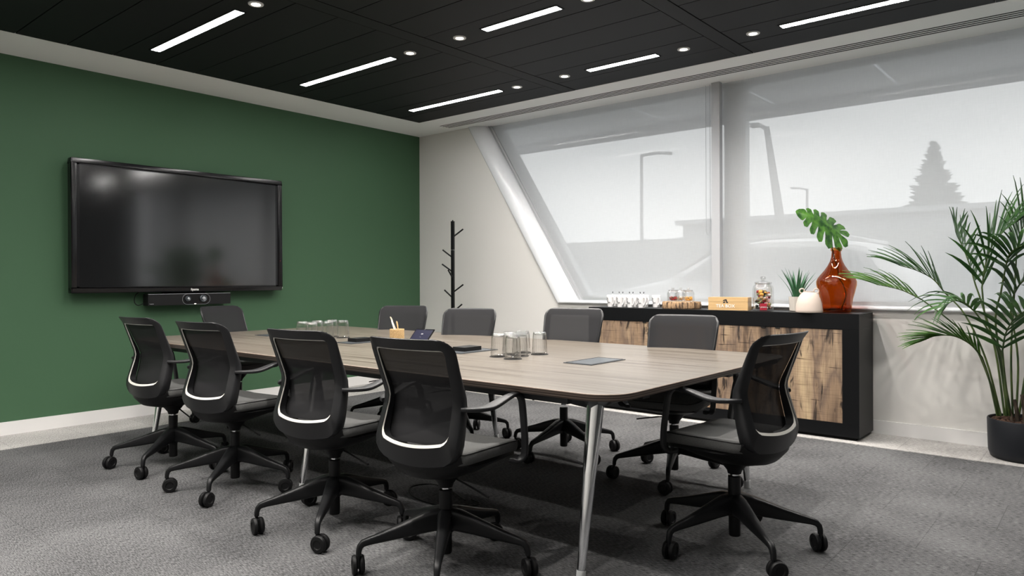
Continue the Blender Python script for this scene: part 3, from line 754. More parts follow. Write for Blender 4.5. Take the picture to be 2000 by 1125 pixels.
# ================================================================== CHAIRS
WT = [(.44, .190), (.50, .216), (.56, .224), (.735, .214), (.92, .227), (1.0, .227)]      # half width
YE = [(.44, -.160), (.50, -.190), (.545, -.200), (.735, -.140), (.985, -.232), (1.0, -.238)]  # y of side edges
TK = [(.44, .055), (.56, .060), (.66, .052), (.74, .040), (.85, .026), (.98, .014)]
def sm(tab, z):  # smoothed interpolation
    return sum(interp(tab, z+d_)*w_ for d_, w_ in ((-.02, .25), (-.01, .25), (0, .0), (.01, .25), (.02, .25)))
def backpt(x, z, off=0.):
    lip = .022*max(0, (z-.945)/.045)**2
    return Vector((x, sm(YE, z)-.045*(1-(x/.225)**2)-lip+off, z))
def loop2d(zb, zt, inset, rt, rb, nside=10, ntop=8, nc=4, topin=0):
    """closed loop of (x,z) counter-clockwise starting bottom middle-right"""
    wf = lambda z: sm(WT, z)-inset
    P = []
    def arc(cx, cz, r, a0, a1, n): return [(cx+r*math.cos(math.radians(a0+(a1-a0)*i/n)), cz+r*math.sin(math.radians(a0+(a1-a0)*i/n))) for i in range(n+1)]
    xb = wf(zb+rb); xt = wf(zt-rt)
    P += [((xb-rb)*(i/ntop), zb+.012*((i/ntop)**2)-.012) for i in range(ntop)]
    P += arc(xb-rb, zb+rb, rb, -90, 0, nc)
    z0, z1 = zb+rb, zt-rt
    P += [(wf(z0+(z1-z0)*i/nside), z0+(z1-z0)*i/nside) for i in range(1, nside)]
    P += arc(xt-rt, zt-rt, rt, 0, 90, nc)
    P += [((xt-rt)*(1-2*i/(2*ntop)), zt) for i in range(1, 2*ntop)]
    n = len(P)
    right = P[:ntop]+P[ntop:]   # mirror
    half = P[:ntop+nc+1+nside-1+nc+1]+[((xt-rt)*(1-i/ntop), zt) for i in range(1, ntop)]
    L = half+[(0, zt)]+[(-x, z) for x, z in half[:0:-1]]
    return L
def make_chair():
    t = thing('office_chair', 'x', 'chair')
    # -- back frame
    O = loop2d(.478, .988, 0, .056, .085); I = loop2d(.560, .942, .040, .018, .042)
    I2 = loop2d(.560+.011, .9375, .0425, .016, .040)
    f = lambda z: sm(TK, z)
    bm = bmesh.new()
    R = [[backpt(x*.965, z*.995+.0025, f(z)) for x, z in O],            # outer front
         [backpt(x, z, f(z)*.55) for x, z in O],
         [backpt(x, z, .008) for x, z in O],
         [backpt(x*.975, z*.99+.007, 0) for x, z in O],                # outer back (rounded)
         [backpt(x, z, 0) for x, z in I],                              # inner back edge
         [backpt(x*.99, z, f(z)*.85) for x, z in I]]
    R.append(R[0])
    V = [[bm.verts.new(p) for p in r] for r in R[:-1]]; V.append(V[0])
    n = len(O)
    for a, b in zip(V, V[1:]):
        for i in range(n):
            j = (i+1) % n; bm.faces.new((a[i], a[j], b[j], b[i]))
    finish('back_frame', bm, 'plastic', t, angle=50)
    # -- white piping around the opening
    bm = bmesh.new()
    R = [[backpt(x, z, .003) for x, z in I], [backpt(x, z, .0075) for x, z in I2], [backpt(x, z, .010) for x, z in I2], [backpt(x*1.01, z, .012) for x, z in I]]
    V = [[bm.verts.new(p) for p in r] for r in R]; V.append(V[0])
    for a, b in zip(V, V[1:]):
        for i in range(n):
            j = (i+1) % n; bm.faces.new((a[i], a[j], b[j], b[i]))
    o = finish('back_piping', bm, 'trimw', t, angle=50); o['label'] = 'thin white piping around the backrest opening'
    # -- mesh panel across the front
    bm = bmesh.new(); NX, NZ = 12, 14; grid = []
    for k in range(NZ+1):
        z = .500+(.980-.500)*k/NZ; wz = (sm(WT, z)-.008); row = []
        e = max(0, (z-.945)/.04); wz -= .022*e*e
        for i in range(NX+1):
            u = -1+2*i/NX; row.append(bm.verts.new(backpt(wz*u*.97, z, max(.014, f(z)*.98)+.002)))
        grid.append(row)
    for k in range(NZ):
        for i in range(NX): bm.faces.new((grid[k][i], grid[k][i+1], grid[k+1][i+1], grid[k+1][i]))
    finish('back_mesh', bm, 'cmesh', t, angle=80)
    # -- seat pad
    bm = bmesh.new(); R = []
    def outline(ins):
        P = []; hw = .228-ins; yf = .262-ins; yr = -.165+ins; r = .075; rr = .05
        for cx, cy, a0, q in ((hw-r, yf-r, 0, r), (-hw+r, yf-r, 90, r), (-hw+rr, yr+rr, 180, rr), (hw-rr, yr+rr, 270, rr)):
            for i in range(6):
                a = math.radians(a0+90*i/5); P.append((cx+q*math.cos(a), cy+q*math.sin(a)))
            # extra straight points
        return P
    def seatz(x, y, base):
        return base+.012*(x/.22)**2-.020*max(0, (y-.12)/.14)**2-.004
    for ins, dz in ((.020, -.052), (.004, -.046), (0, -.030), (.0, -.008), (.006, .002), (.012, .004), (.05, .001), (.09, -.004), (.125, -.005)):
        R.append([(x, y, seatz(x, y, .522+dz)) for x, y in outline(ins)])
    rings(bm, R, True, True, True); finish('seat', bm, 'seatfab', t, angle=60)
    bm = bmesh.new(); sweep(bm, [(x, y, seatz(x, y, .5185)) for x, y in outline(.0005)], ell(.0022, .0022, 6), closed=True); finish('seat_seam', bm, 'seatdark', t)
    # -- shell under the seat that joins the back
    bm = bmesh.new(); R = []
    S = [(-.215, .545, .207, .530, -.170), (-.226, .500, .214, .515, -.160), (-.215, .450, .214, .495, -.150), (-.180, .412, .214, .476, -.120), (-.10, .392, .216, .466, -.06), (0, .388, .218, .464, .01), (.10, .405, .218, .464, .10), (.18, .428, .214, .460, .18), (.235, .448, .195, .452, .232)]
    for y, zc, hw, ze, ye in S:
        row = []
        for i in range(13):
            u = -1+2*i/12; a = abs(u)**2.6; row.append((hw*u, y+(ye-y)*a, zc+(ze-zc)*a))
        inner = [(p[0]*.96, p[1]+.012, p[2]+.014) for p in row[::-1]]
        R.append(row+inner)
    rings(bm, R, True, True, True); finish('seat_shell', bm, 'seatdark', t, angle=60)
    # -- arms
    for s in (-1, 1):
        bm = bmesh.new()
        P = smooth_path([(s*.208, -.150, .706), (s*.240, -.125, .705), (s*.270, -.075, .706), (s*.280, -.030, .713), (s*.286, .050, .733), (s*.288, .100, .740), (s*.289, .128, .736), (s*.289, .150, .716), (s*.288, .162, .680), (s*.285, .182, .560), (s*.282, .188, .490), (s*.276, .184, .462), (s*.258, .172, .448), (s*.225, .160, .448)], 4)
        n_ = len(P)
        def pf(k):
            t_ = k/(n_-1); wd = .015+.013*math.exp(-((t_-.20)/.12)**2); th = .0085
            return rrect(wd if t_ < .8 else .015, th if t_ < .5 else .010, .006)
        # keep the flat of the strap horizontal on the pad, then facing outward down the front
        R = []
        for k in range(n_):
            tt = (P[min(k+1, n_-1)]-P[max(k-1, 0)]).normalized(); side = Vector((1, 0, 0)) if k > 4 else Vector((.75, -s*.4, 0)).normalized()
            side = (side-tt*side.dot(tt)).normalized(); u_ = side.cross(tt).normalized()
            R.append([P[k]+side*a+u_*b for a, b in pf(k)])
        rings(bm, R, True, True, True); finish('armrest', bm, 'plastic', t, angle=50)
    # -- mechanism, lever, column
    bm = bmesh.new(); lathe(bm, [(.030, .335), (.034, .350), (.062, .385), (.085, .405), (.085, .425)], 24); finish('tilt_mechanism', bm, 'seatdark', t)
    bm = bmesh.new(); sweep(bm, [(.02, .02, .375), (.10, .0, .365), (.20, -.015, .345), (.245, -.02, .335)], lambda k: ell(.0045 if k < 3 else .006, .0045, 8)); finish('height_lever', bm, 'seatdark', t)
    bm = bmesh.new(); lathe(bm, [(.0285, .236), (.0285, .322), (.026, .324)], 24); finish('column_sleeve', bm, 'plastic2', t)
    bm = bmesh.new(); lathe(bm, [(.018, .32), (.018, .34)], 20); o = finish('gas_lift', bm, 'chrome', t); o['label'] = 'short chrome section of the gas lift'
    bm = bmesh.new(); lathe(bm, [(.024, .052), (.026, .056), (.026, .15)], 20); finish('column_tube', bm, 'seatdark', t)
    bm = bmesh.new(); lathe(bm, [(.030, .142), (.040, .150), (.040, .180), (.034, .236), (.030, .240)], 28); finish('base_hub', bm, 'plastic2', t)
    RC = .368
    for k in range(5):
        a = 2*PI*k/5; ca, sa = math.cos(a), math.sin(a)
        bm = bmesh.new()
        path = [(.020, .198), (.06, .196), (.12, .183), (.20, .164), (.28, .147), (.325, .138), (.350, .131), (.362, .118), (.3665, .100), (.3675, .084)]
        sec = [(.032, .046), (.029, .044), (.025, .037), (.021, .028), (.0165, .0195), (.0145, .0155), (.0135, .014), (.0125, .0125), (.0115, .0115), (.011, .011)]
        sweep(bm, [(r_*ca, r_*sa, z_) for r_, z_ in path], lambda q: rrect(sec[q][0], sec[q][1], min(sec[q])*.62, 3), up=Vector((0, 0, 1)) if True else None)
        finish('base_leg', bm, 'plastic2', t, angle=60)
        # caster
        sw_ = a+random.uniform(-1.4, 1.4)
        cs = bpy.data.objects.new('caster', None)
        bm = bmesh.new(); lathe(bm, [(.0075, .03), (.0075, .09), (.011, .088), (.011, .082)], 12)
        box(bm, -.030, .006, -.004, .004, .030, .072)
        bmesh.ops.translate(bm, verts=bm.verts, vec=(0, 0, 0))
        c = finish('caster', bm, 'plastic2', t); c.location = (RC*ca, RC*sa, 0); c.rotation_euler = (0, 0, sw_)
        bpy.data.objects.remove(cs)
        for s in (-1, 1):
            bm = bmesh.new(); lathe(bm, [(.006, .002), (.026, .002), (.036, .004), (.0395, .008), (.0395, .017), (.036, .022), (.022, .0235), (.018, .020), (.004, .020)], 28)
            bmesh.ops.rotate(bm, verts=bm.verts, matrix=Matrix.Rotation(-s*PI/2, 3, 'X')); bmesh.ops.translate(bm, verts=bm.verts, vec=(-.016, s*.002, .040))
            finish('wheel', bm, 'seatdark', c, angle=40)
    return t
chair0 = make_chair()
CH = [  # x, y, facing deg, base angle deg, seat lift, label
    (1.905, -3.96, 95, 20, 0, 'mesh-back office chair on the near side, closest to the green wall'),
    (2.709, -3.965, 98, 22, 0, 'mesh-back office chair on the near side, second from the green wall'),
    (3.708, -3.985, 98, 24, 0, 'mesh-back office chair on the near side, third from the green wall'),
    (4.500, -3.990, 95, 22, 0, 'mesh-back office chair on the near side, nearest the camera'),
    (5.365, -3.005, 173, 29, 0, 'office chair at the right end of the table, in front of the sideboard'),
    (4.620, -2.150, -79, 4, 0, 'office chair on the window side, rightmost, backing the sideboard'),
    (3.735, -2.080, -75, 53, .02, 'office chair on the window side, second from the right, left of the mugs'),
    (2.84, -2.20, -68, 40, 0, 'office chair on the window side, third from the right, in front of the coat stand'),
    (1.97, -2.10, -62, 10, 0, 'office chair on the window side, nearest the green wall corner'),
    (.80, -2.88, 12, 32, 0, 'office chair at the screen end of the table, facing the room')]
def orient(ch, face, base):
    rz = math.radians(face-90)
    ch.rotation_euler = (0, 0, rz)
    return rz
for i, (x, y, fa, ba, dz, lab) in enumerate(CH):
    if i == 0: c = chair0; c.location = (x, y, 0); c['label'] = lab; c['group'] = 'black mesh-back office chairs around the table'
    else: c = dup(chair0, (x, y, 0), 0, lab)
    CH[i] = (c, fa, ba, dz)
for c, fa, ba, dz in CH:
    rz = orient(c, fa, ba); rel = math.radians(ba)-rz; rnd = random.Random(fa*7+ba)
    Rm = Matrix.Rotation(rel, 4, 'Z')
    for ch in c.children:
        nm = ch.name.split('.')[0]
        if nm == 'base_leg': ch.rotation_euler = (0, 0, rel)
        elif nm == 'caster':
            if c is chair0 and not ch.get('_a'): ch['_a'] = 1
        elif dz and nm in ('back_frame', 'back_piping', 'back_mesh', 'seat', 'seat_seam', 'seat_shell', 'armrest', 'tilt_mechanism', 'height_lever', 'gas_lift'): ch.location.z = dz
    cs = [ch for ch in c.children if ch.name.split('.')[0] == 'caster']
    for k, ch in enumerate(cs):
        a = rel+2*PI*k/5; ch.location = (.3675*math.cos(a), .3675*math.sin(a), 0); ch.rotation_euler = (0, 0, rnd.uniform(0, 2*PI))
        if '_a' in ch: del ch['_a']
# loose cable on the carpet
bm = bmesh.new(); P = smooth_path([(3.95, -3.30, .004), (3.75, -3.22, .004), (3.58, -3.20, .004), (3.53, -3.32, .004), (3.66, -3.43, .004), (3.85, -3.46, .004), (4.0, -3.42, .004), (4.06, -3.3, .004), (3.97, -3.27, .004)], 6)
sweep(bm, P, ell(.0035, .0035, 6), up=Vector((0, .2, 1))); tag(finish('power_cable', bm, 'seatdark'), 'thin black cable looping on the carpet under the table', 'cable')

# ================================================================== WALL DISPLAY
tv = thing('wall_display', 'large black wall mounted screen on the green wall', 'television', (0, -3.0, 1.113))
Y0, Y1, ZH = -.972, .975, 1.125
bm = bmesh.new(); b_ = .042; X0, X1 = .045, .125
for a in ((Y0, Y1, 0, b_), (Y0, Y1, ZH-b_, ZH), (Y0, Y0+b_, b_, ZH-b_), (Y1-b_, Y1, b_, ZH-b_)): box(bm, X0, X1, a[0], a[1], a[2], a[3])
bmesh.ops.remove_doubles(bm, verts=bm.verts, dist=1e-5)
finish('bezel', bm, 'bezel', tv, bevel=.006)
boxo('screen', X0+.01, X1-.012, Y0+b_, Y1-b_, b_, ZH-b_, 'screen', tv)
bm = bmesh.new(); g_ = .012
for a in ((Y0+b_, Y1-b_, b_, b_+g_), (Y0+b_, Y1-b_, ZH-b_-g_, ZH-b_), (Y0+b_, Y0+b_+g_*1.8, b_, ZH-b_), (Y1-b_-g_*1.8, Y1-b_, b_, ZH-b_)): box(bm, X1-.0125, X1-.010, *a)
finish('touch_frame', bm, 'bezel', tv, smooth=False)
boxo('rear_housing', .02, .0449, Y0+.10, Y1-.10, .10, ZH-.10, 'slot', tv, bevel=.006)
boxo('wall_bracket', .001, .0199, -.5, .5, .25, .85, 'slot', tv)
text_obj('brand_lettering', 'iiyama', .030, (X1+.0006, .06, .021), (0, 1, 0), (0, 0, 1), 'print_w', tv, bold=.0006)
boxo('power_led', X1, X1+.001, Y1-.022, Y1-.018, .30, .304, 'red', tv)
boxo('pen_tray', X0+.02, X1-.01, Y1+.0005, Y1+.012, .02, .10, 'trimw', tv, bevel=.003)

sb = thing('video_bar', 'black conference camera soundbar under the wall screen', 'soundbar', (0, -2.985, .987))
boxo('housing', .02, .12, -.375, .40, .006, .108, 'seatdark', sb, bevel=.008)
boxo('top_edge', .10, .1215, -.373, .398, .1065, .1095, 'silver', sb)
boxo('wall_arm', .001, .02, -.2, .2, .02, .20, 'slot', sb)
bm = bmesh.new(); oc = []
for cy, a0 in ((.145, -90), (-.02+.0, 90)):
    for i in range(13):
        a = math.radians(a0+180*i/12); oc.append((.1215, cy+.049*math.cos(a), .057+.049*math.sin(a)))
bm2 = bmesh.new(); sweep(bm2, oc, ell(.0012, .0012, 6), up=Vector((1, 0, 0)), closed=True); finish('lens_surround', bm2, 'silver', sb); bm.free()
bm = bmesh.new(); bm.faces.new([bm.verts.new((.1212, y_, z_)) for x_, y_, z_ in oc]); finish('lens_panel', bm, 'bezel', sb, smooth=False)
for cy, r_ in ((-.02, .024), (.125, .033)):
    bm = bmesh.new(); lathe(bm, [(r_, 0), (r_, .012), (r_*.85, .016), (r_*.6, .012), (r_*.55, .018), (r_*.2, .022)], 28)
    bmesh.ops.rotate(bm, verts=bm.verts, matrix=Matrix.Rotation(PI/2, 3, 'Y')); bmesh.ops.translate(bm, verts=bm.verts, vec=(.1215, cy, .062)); l_ = finish('camera_lens', bm, 'plate', sb)
    bm = bmesh.new(); lathe(bm, [(r_*.50, .0165), (r_*.48, .021), (r_*.1, .024)], 24); bmesh.ops.rotate(bm, verts=bm.verts, matrix=Matrix.Rotation(PI/2, 3, 'Y')); bmesh.ops.translate(bm, verts=bm.verts, vec=(.1215, cy, .062)); finish('lens_glass', bm, 'silver', sb)
boxo('status_light', .1212, .1222, .045, .056, .012, .016, 'glow2', sb)
text_obj('maker_lettering', 'Yealink', .013, (.1206, -.345, .02), (0, 1, 0), (0, 0, 1), 'silver', sb)
bm = bmesh.new(); sweep(bm, smooth_path([(.05, -.375, .03), (.05, -.43, .01), (.045, -.46, .04), (.04, -.45, .10), (.03, -.40, .14)], 5), ell(.004, .004, 6), up=Vector((1, 0, 0))); finish('bar_cable', bm, 'slot', sb)

# ================================================================== COAT STAND
cs_ = thing('coat_stand', 'tall black branching coat stand in the corner by the white wall', 'coat stand', (1.0, -.42, 0))
bm = bmesh.new(); sweep(bm, [(0, 0, .02), (0, 0, 1.2), (0, 0, 1.548)], rrect(.016, .016, .004), up=Vector((0, 1, 0))); finish('pole', bm, 'black', cs_)
bm = bmesh.new(); sweep(bm, [(0, 0, 1.552), (0, 0, 1.84), (0, 0, 1.872)], rrect(.0165, .0165, .004), up=Vector((0, 1, 0))); finish('pole', bm, 'black', cs_)
bm = bmesh.new(); lathe(bm, [(.009, 1.54), (.009, 1.56)], 12); finish('joint', bm, 'silver', cs_)
bm = bmesh.new(); lathe(bm, [(.006, 1.87), (.006, 1.885), (.001, 1.887)], 10); finish('finial', bm, 'black', cs_)
for z, az, L in ((1.70, 30, .15), (1.47, 205, .15), (1.31, 205, .16), (1.24, -70, .15), (1.08, 30, .15), (1.02, 215, .12), (.86, 20, .14)):
    a = math.radians(az); bm = bmesh.new(); c_, s_ = math.cos(a), math.sin(a)
    sweep(bm, [(c_*.01, s_*.01, z), (c_*L*.8, s_*L*.8, z+.082)], ell(.0085, .0085, 10)); finish('peg', bm, 'black', cs_, bevel=.0)
for k in range(4):
    a = PI/4+k*PI/2; bm = bmesh.new(); sweep(bm, [(0, 0, .12), (.12*math.cos(a), .12*math.sin(a), .07), (.25*math.cos(a), .25*math.sin(a), .012)], rrect(.013, .011, .003)); finish('foot', bm, 'black', cs_)

# ================================================================== SIDEBOARD
sd = thing('sideboard', 'long black sideboard with reclaimed wood doors under the window', 'sideboard', (4.03, -.215, 0))
cx, cy = 4.03, -.215
X0, X1, Y0, Y1 = 2.83-cx, 5.235-cx, -.425-cy, -.03-cy
SH = .953; ft_ = .118
boxo('top_panel', X0, X1, Y0, Y1, SH-ft_, SH, 'black', sd, bevel=.0015)
boxo('bottom_panel', X0, X1, Y0, Y1, .028, .028+ft_-.02, 'black', sd, bevel=.0015)
boxo('side_panel', X1-ft_, X1, Y0, Y1, .1265, SH-ft_-.0005, 'black', sd, bevel=.0015)
boxo('side_panel', X0, X0+ft_, Y0, Y1, .1265, SH-ft_-.0005, 'black', sd, bevel=.0015)
boxo('back_panel', X0+ft_, X1-ft_, Y1-.02, Y1-.001, .1265, SH-ft_, 'black', sd)
boxo('plinth', X0+.03, X1-.03, Y0+.03, Y1-.03, 0, .028, 'slot', sd)
W = (X1-X0-2*ft_)/4
for k in range(4):
    a = X0+ft_+k*W
    bm = bmesh.new(); box(bm, a+.0015, a+W-.0015, Y0+.004, Y0+.024, .128, SH-ft_-.004); d_ = finish('door', bm, 'wood', sd, bevel=.001)
    hx = a+W-.075 if k % 2 == 0 else a+.04
    bm = bmesh.new(); box(bm, hx, hx+.035, Y0-.004, Y0+.004, SH-ft_-.012, SH-ft_-.003); finish('door_pull', bm, 'slot', d_, bevel=.001)

# ---- things on the sideboard
STZ = SH
def mug(x, y, rz, label, letters):
    t = thing('mug', label, 'mug', (x, y, STZ), rz, 'white printed mugs on the sideboard')
    bm = bmesh.new(); lathe(bm, [(.026, 0), (.030, .002), (.033, .04), (.0385, .09), (.0405, .112), (.0395, .1135), (.0375, .111), (.033, .06), (.029, .008)], 36); finish('cup', bm, 'porcelain', t)
    bm = bmesh.new(); sweep(bm, smooth_path([(.037, 0, .095), (.058, 0, .094), (.070, 0, .078), (.066, 0, .050), (.050, 0, .030), (.033, 0, .024)], 4), rrect(.008, .004, .003), up=Vector((0, 1, 0))); finish('handle', bm, 'porcelain', t)
    return t
def mug_print(t, x, y, letters, ang):
    # emblem of dark dots and a scribbled line on the camera-facing left of the cup, letters inside the rim
    bm = bmesh.new()
    for k in range(9):
        a = ang-.15+.22*math.sin(k*1.1); z = .088-.005*k; r = .0345+.06*(z-.04)/.5+.0032
        p = Vector((r*math.cos(a), r*math.sin(a), z)); u = Vector((-math.sin(a), math.cos(a), 0))
        vs = [p+u*.004+Vector((0, 0, .003)), p-u*.004+Vector((0, 0, .003)), p-u*.004-Vector((0, 0, .002)), p+u*.004-Vector((0, 0, .002))]; bm.faces.new([bm.verts.new(v) for v in vs])
    for k in range(7):
        a = ang+.05+k*.11; z = .042+.003*((k*7) % 3-1); r = .0362
        p = Vector((r*math.cos(a), r*math.sin(a), z)); u = Vector((-math.sin(a), math.cos(a), 0))
        vs = [p+u*.0018+Vector((0, 0, .0034)), p-u*.0018+Vector((0, 0, .0034)), p-u*.0018-Vector((0, 0, .0034)), p+u*.0018-Vector((0, 0, .0034))]; bm.faces.new([bm.verts.new(v) for v in vs])
    o = finish('printed_emblem', bm, 'print_k', t, smooth=False); o['label'] = 'small dark printed emblem and script'
MG = [(2.985, -.275, 'front row, far left'), (3.10, -.285, 'front row, second from the left'), (3.215, -.295, 'front row, third from the left'), (3.335, -.30, 'front row, far right')]
MB = [(2.95, -.15, 'back row, leftmost behind'), (3.065, -.155, 'back row, second behind'), (3.18, -.16, 'back row, third behind'), (3.29, -.165, 'back row, fourth behind'), (3.405, -.155, 'back row, rightmost with handle showing')]
view_a = math.radians(-63)
for i, (x, y, q) in enumerate(MG): 
    t = mug(x, y, math.radians(-32), 'white mug with small dark print on the sideboard, %s' % q, '')
    mug_print(t, x, y, '', math.radians(-63+32-50))
for i, (x, y, q) in enumerate(MB):
    t = mug(x, y, math.radians(-32), 'white mug on the sideboard, %s' % q, '')
    mug_print(t, x, y, '', math.radians(-63+32-50))

sp_n = 0
SPL = [(0, .012, 'in the far left front mug'), (1, -.012, 'leaning left in the second front mug'), (1, .014, 'leaning right in the second front mug'), (2, -.010, 'leaning left in the third front mug'), (2, .014, 'leaning right in the third front mug'), (3, -.012, 'leaning left in the front right mug'), (3, .012, 'leaning right in the front right mug')]
for k, dx, q in SPL:
    t = thing('teaspoon', 'thin teaspoon handle with a dark tip %s' % q, 'spoon', (MG[k][0]+dx*.4, MG[k][1], STZ+.008), 0, 'teaspoons standing in the front mugs')
    bm = bmesh.new(); sweep(bm, [(0, 0, 0), (dx*.5, .002, .06), (dx, .004, .124)], ell(.0016, .0012, 6), up=Vector((0, 1, 0))); finish('handle', bm, 'porcelain', t)
    bm = bmesh.new(); sweep(bm, [(dx, .004, .122), (dx*1.15, .004, .130), (dx*1.3, .004, .138)], ell(.0042, .002, 8), up=Vector((0, 1, 0))); finish('handle_tip', bm, 'print_k', t)
tr_ = thing('log_slice_tray', 'round wood slice tray with bark edge on the sideboard', 'tray', (3.70, -.235, STZ))
bm = bmesh.new(); n_ = 90; Rr = []
for z, k_ in ((0, .97), (.008, 1.0), (.03, 1.012), (.055, 1.0), (.062, .975)):
    Rr.append([(.172*k_*(1+.022*math.sin(5*a)+.02*math.cos(31*a+z*60)+.012*math.cos(47*a-z*90))*math.cos(a), .150*k_*(1+.022*math.sin(5*a)+.02*math.cos(31*a+z*60))*math.sin(a), z) for a in [2*PI*i/n_ for i in range(n_)]])
rings(bm, Rr, True, True, False); finish('bark', bm, 'bark', tr_, angle=25)
bm = bmesh.new(); lathe(bm, [(.165, .056), (.163, .0605), (.02, .061)], 48); bmesh.ops.scale(bm, vec=(1, .88, 1), verts=bm.verts); finish('cut_face', bm, 'slice', tr_)

def jar(x, y, z, r, h, label, group, fills, ribs=24):
    t = thing('glass_jar', label, 'jar', (x, y, z), 0, group)
    bm = bmesh.new(); lathe(bm, [(r*.9, 0), (r*.98, h*.02), (r, h*.08), (r, h*.62), (r*.93, h*.71), (r*.74, h*.77), (r*.72, h*.80)], ribs*3, cap1=False, flute=ribs, amp=.018, f0=2, f1=4); finish('jar_body', bm, 'glass', t, angle=80)
    bm = bmesh.new(); lathe(bm, [(r*.70, h*.79), (r*.80, h*.795), (r*.84, h*.815), (r*.80, h*.835), (r*.4, h*.86), (r*.16, h*.875), (r*.13, h*.89), (r*.24, h*.92), (r*.28, h*.955), (r*.22, h*.99), (r*.05, h)], 36); finish('lid', bm, 'glass', t, angle=80)
    bm = bmesh.new(); lathe(bm, [(r*.70, h*.76), (r*.78, h*.77), (r*.82, h*.785), (r*.78, h*.797)], 36, cap0=False, cap1=False); finish('neck_ring', bm, 'glass', t, angle=80)
    return t
colr = {'brown': (.12, .06, .03), 'tan': (.5, .3, .12), 'white': (.75, .73, .7), 'gold': (.75, .38, .06), 'dark': (.03, .03, .035), 'green': (.25, .28, .15), 'redd': (.35, .02, .03), 'pink': (.6, .3, .28)}
for k_, c_ in colr.items(): G['f_'+k_] = mat('fill_'+k_, c_, .6)
def fill(t, r, z0, z1, kinds, n, name, size):
    rnd = random.Random(n*3+len(kinds))
    for i in range(n):
        a = rnd.uniform(0, 2*PI); q = r*math.sqrt(rnd.random())*.8; z = z0+(z1-z0)*(i/n)
        bm = bmesh.new(); bmesh.ops.create_icosphere(bm, subdivisions=1, radius=size)
        s3 = (rnd.uniform(.7, 1.4), rnd.uniform(.6, 1.1), rnd.uniform(.5, .9)); bmesh.ops.scale(bm, vec=s3, verts=bm.verts)
        bmesh.ops.rotate(bm, verts=bm.verts, matrix=Matrix.Rotation(rnd.uniform(0, 3), 3, 'X')); bmesh.ops.translate(bm, verts=bm.verts, vec=(q*math.cos(a), q*math.sin(a), z+size))
        yield bm
def fill_one(t, r, z0, z1, kinds, n, name, size):
    ms = [G['f_'+k] for k in kinds]; big = bmesh.new()
    for i, b in enumerate(fill(t, r, z0, z1, kinds, n, name, size)):
        for f in b.faces: f.material_index = i % len(ms)
        me_ = bpy.data.meshes.new('tmp'); b.to_mesh(me_); b.free(); big.from_mesh(me_); bpy.data.meshes.remove(me_)
    o = finish(name, big, ms, None, smooth=False); o.location = t.location
    tag(o, None, 'snacks', kind='stuff'); return o
JT = STZ+.062
for (x, y, q, kk) in ((3.640, -.275, 'left of the three', ['brown', 'redd']), (3.665, -.175, 'middle one, behind', ['white', 'tan']), (3.775, -.245, 'right of the three', ['tan', 'gold'])):
    t = jar(x, y, JT, .052, .125, 'small ribbed glass jar with knobbed lid on the log tray, %s' % q, 'small glass jars on the log tray', kk, 20)
    o = fill_one(t, .043, .004, .035, kk, 60, 'dried_snacks', .008); o['label'] = 'dried snacks filling the bottom of the small jar, %s' % q
bj = jar(4.445, -.235, STZ, .083, .285, 'large ribbed glass jar with knobbed lid holding wrapped snacks', None, None, 28)
o = fill_one(bj, .068, .006, .15, ['gold', 'brown', 'white', 'pink', 'dark', 'tan', 'redd', 'gold', 'green'], 110, 'wrapped_snacks', .015); o['label'] = 'mixed wrapped snacks inside the large jar'
pk = thing('snack_packet', 'small red packet with white lettering inside the large jar', 'packet', (4.468, -.292, STZ+.006)); pk.rotation_euler = (0, 0, math.radians(33))
boxo('wrapper', -.027, .027, -.006, .006, 0, .055, 'red', pk, bevel=.004)
text_obj('packet_lettering', 'presto', .018, (0, -.0064, .026), (1, 0, 0), (0, 0, 1), 'print_w', pk, bold=.0005)

tbx = thing('tea_box', 'pale wooden box lettered TEA BOX on the sideboard', 'box', (4.165, -.255, STZ)); tbx.rotation_euler = (0, 0, math.radians(10))
boxo('box_base', -.165, .165, -.075, .075, 0, .07, 'teabox', tbx, bevel=.002)
boxo('box_lid', -.165, .165, -.075, .075, .0715, .108, 'teabox', tbx, bevel=.003)
text_obj('lettering', 'TEA BOX', .038, (-.02, -.0758, .034), (1, 0, 0), (0, 0, 1), 'print_w', tbx, bold=.0002)
bm = bmesh.new()
for dx, dz, a, b, r in ((-.012, .082, .011, .0045, .1), (.006, .080, .006, .011, .3), (-.012, .066, .010, .006, .4), (.012, .066, .009, .006, -.4), (.0, .088, .012, .004, 0)):
    vs = []
    for i in range(12):
        q = 2*PI*i/12; u, v = a*math.cos(q), b*math.sin(q); vs.append(bm.verts.new((-.018+dx+u*math.cos(r)-v*math.sin(r), -.0762, dz+u*math.sin(r)+v*math.cos(r))))
    bm.faces.new(vs)
o = finish('leaf_emblem', bm, 'print_k', tbx, smooth=False)

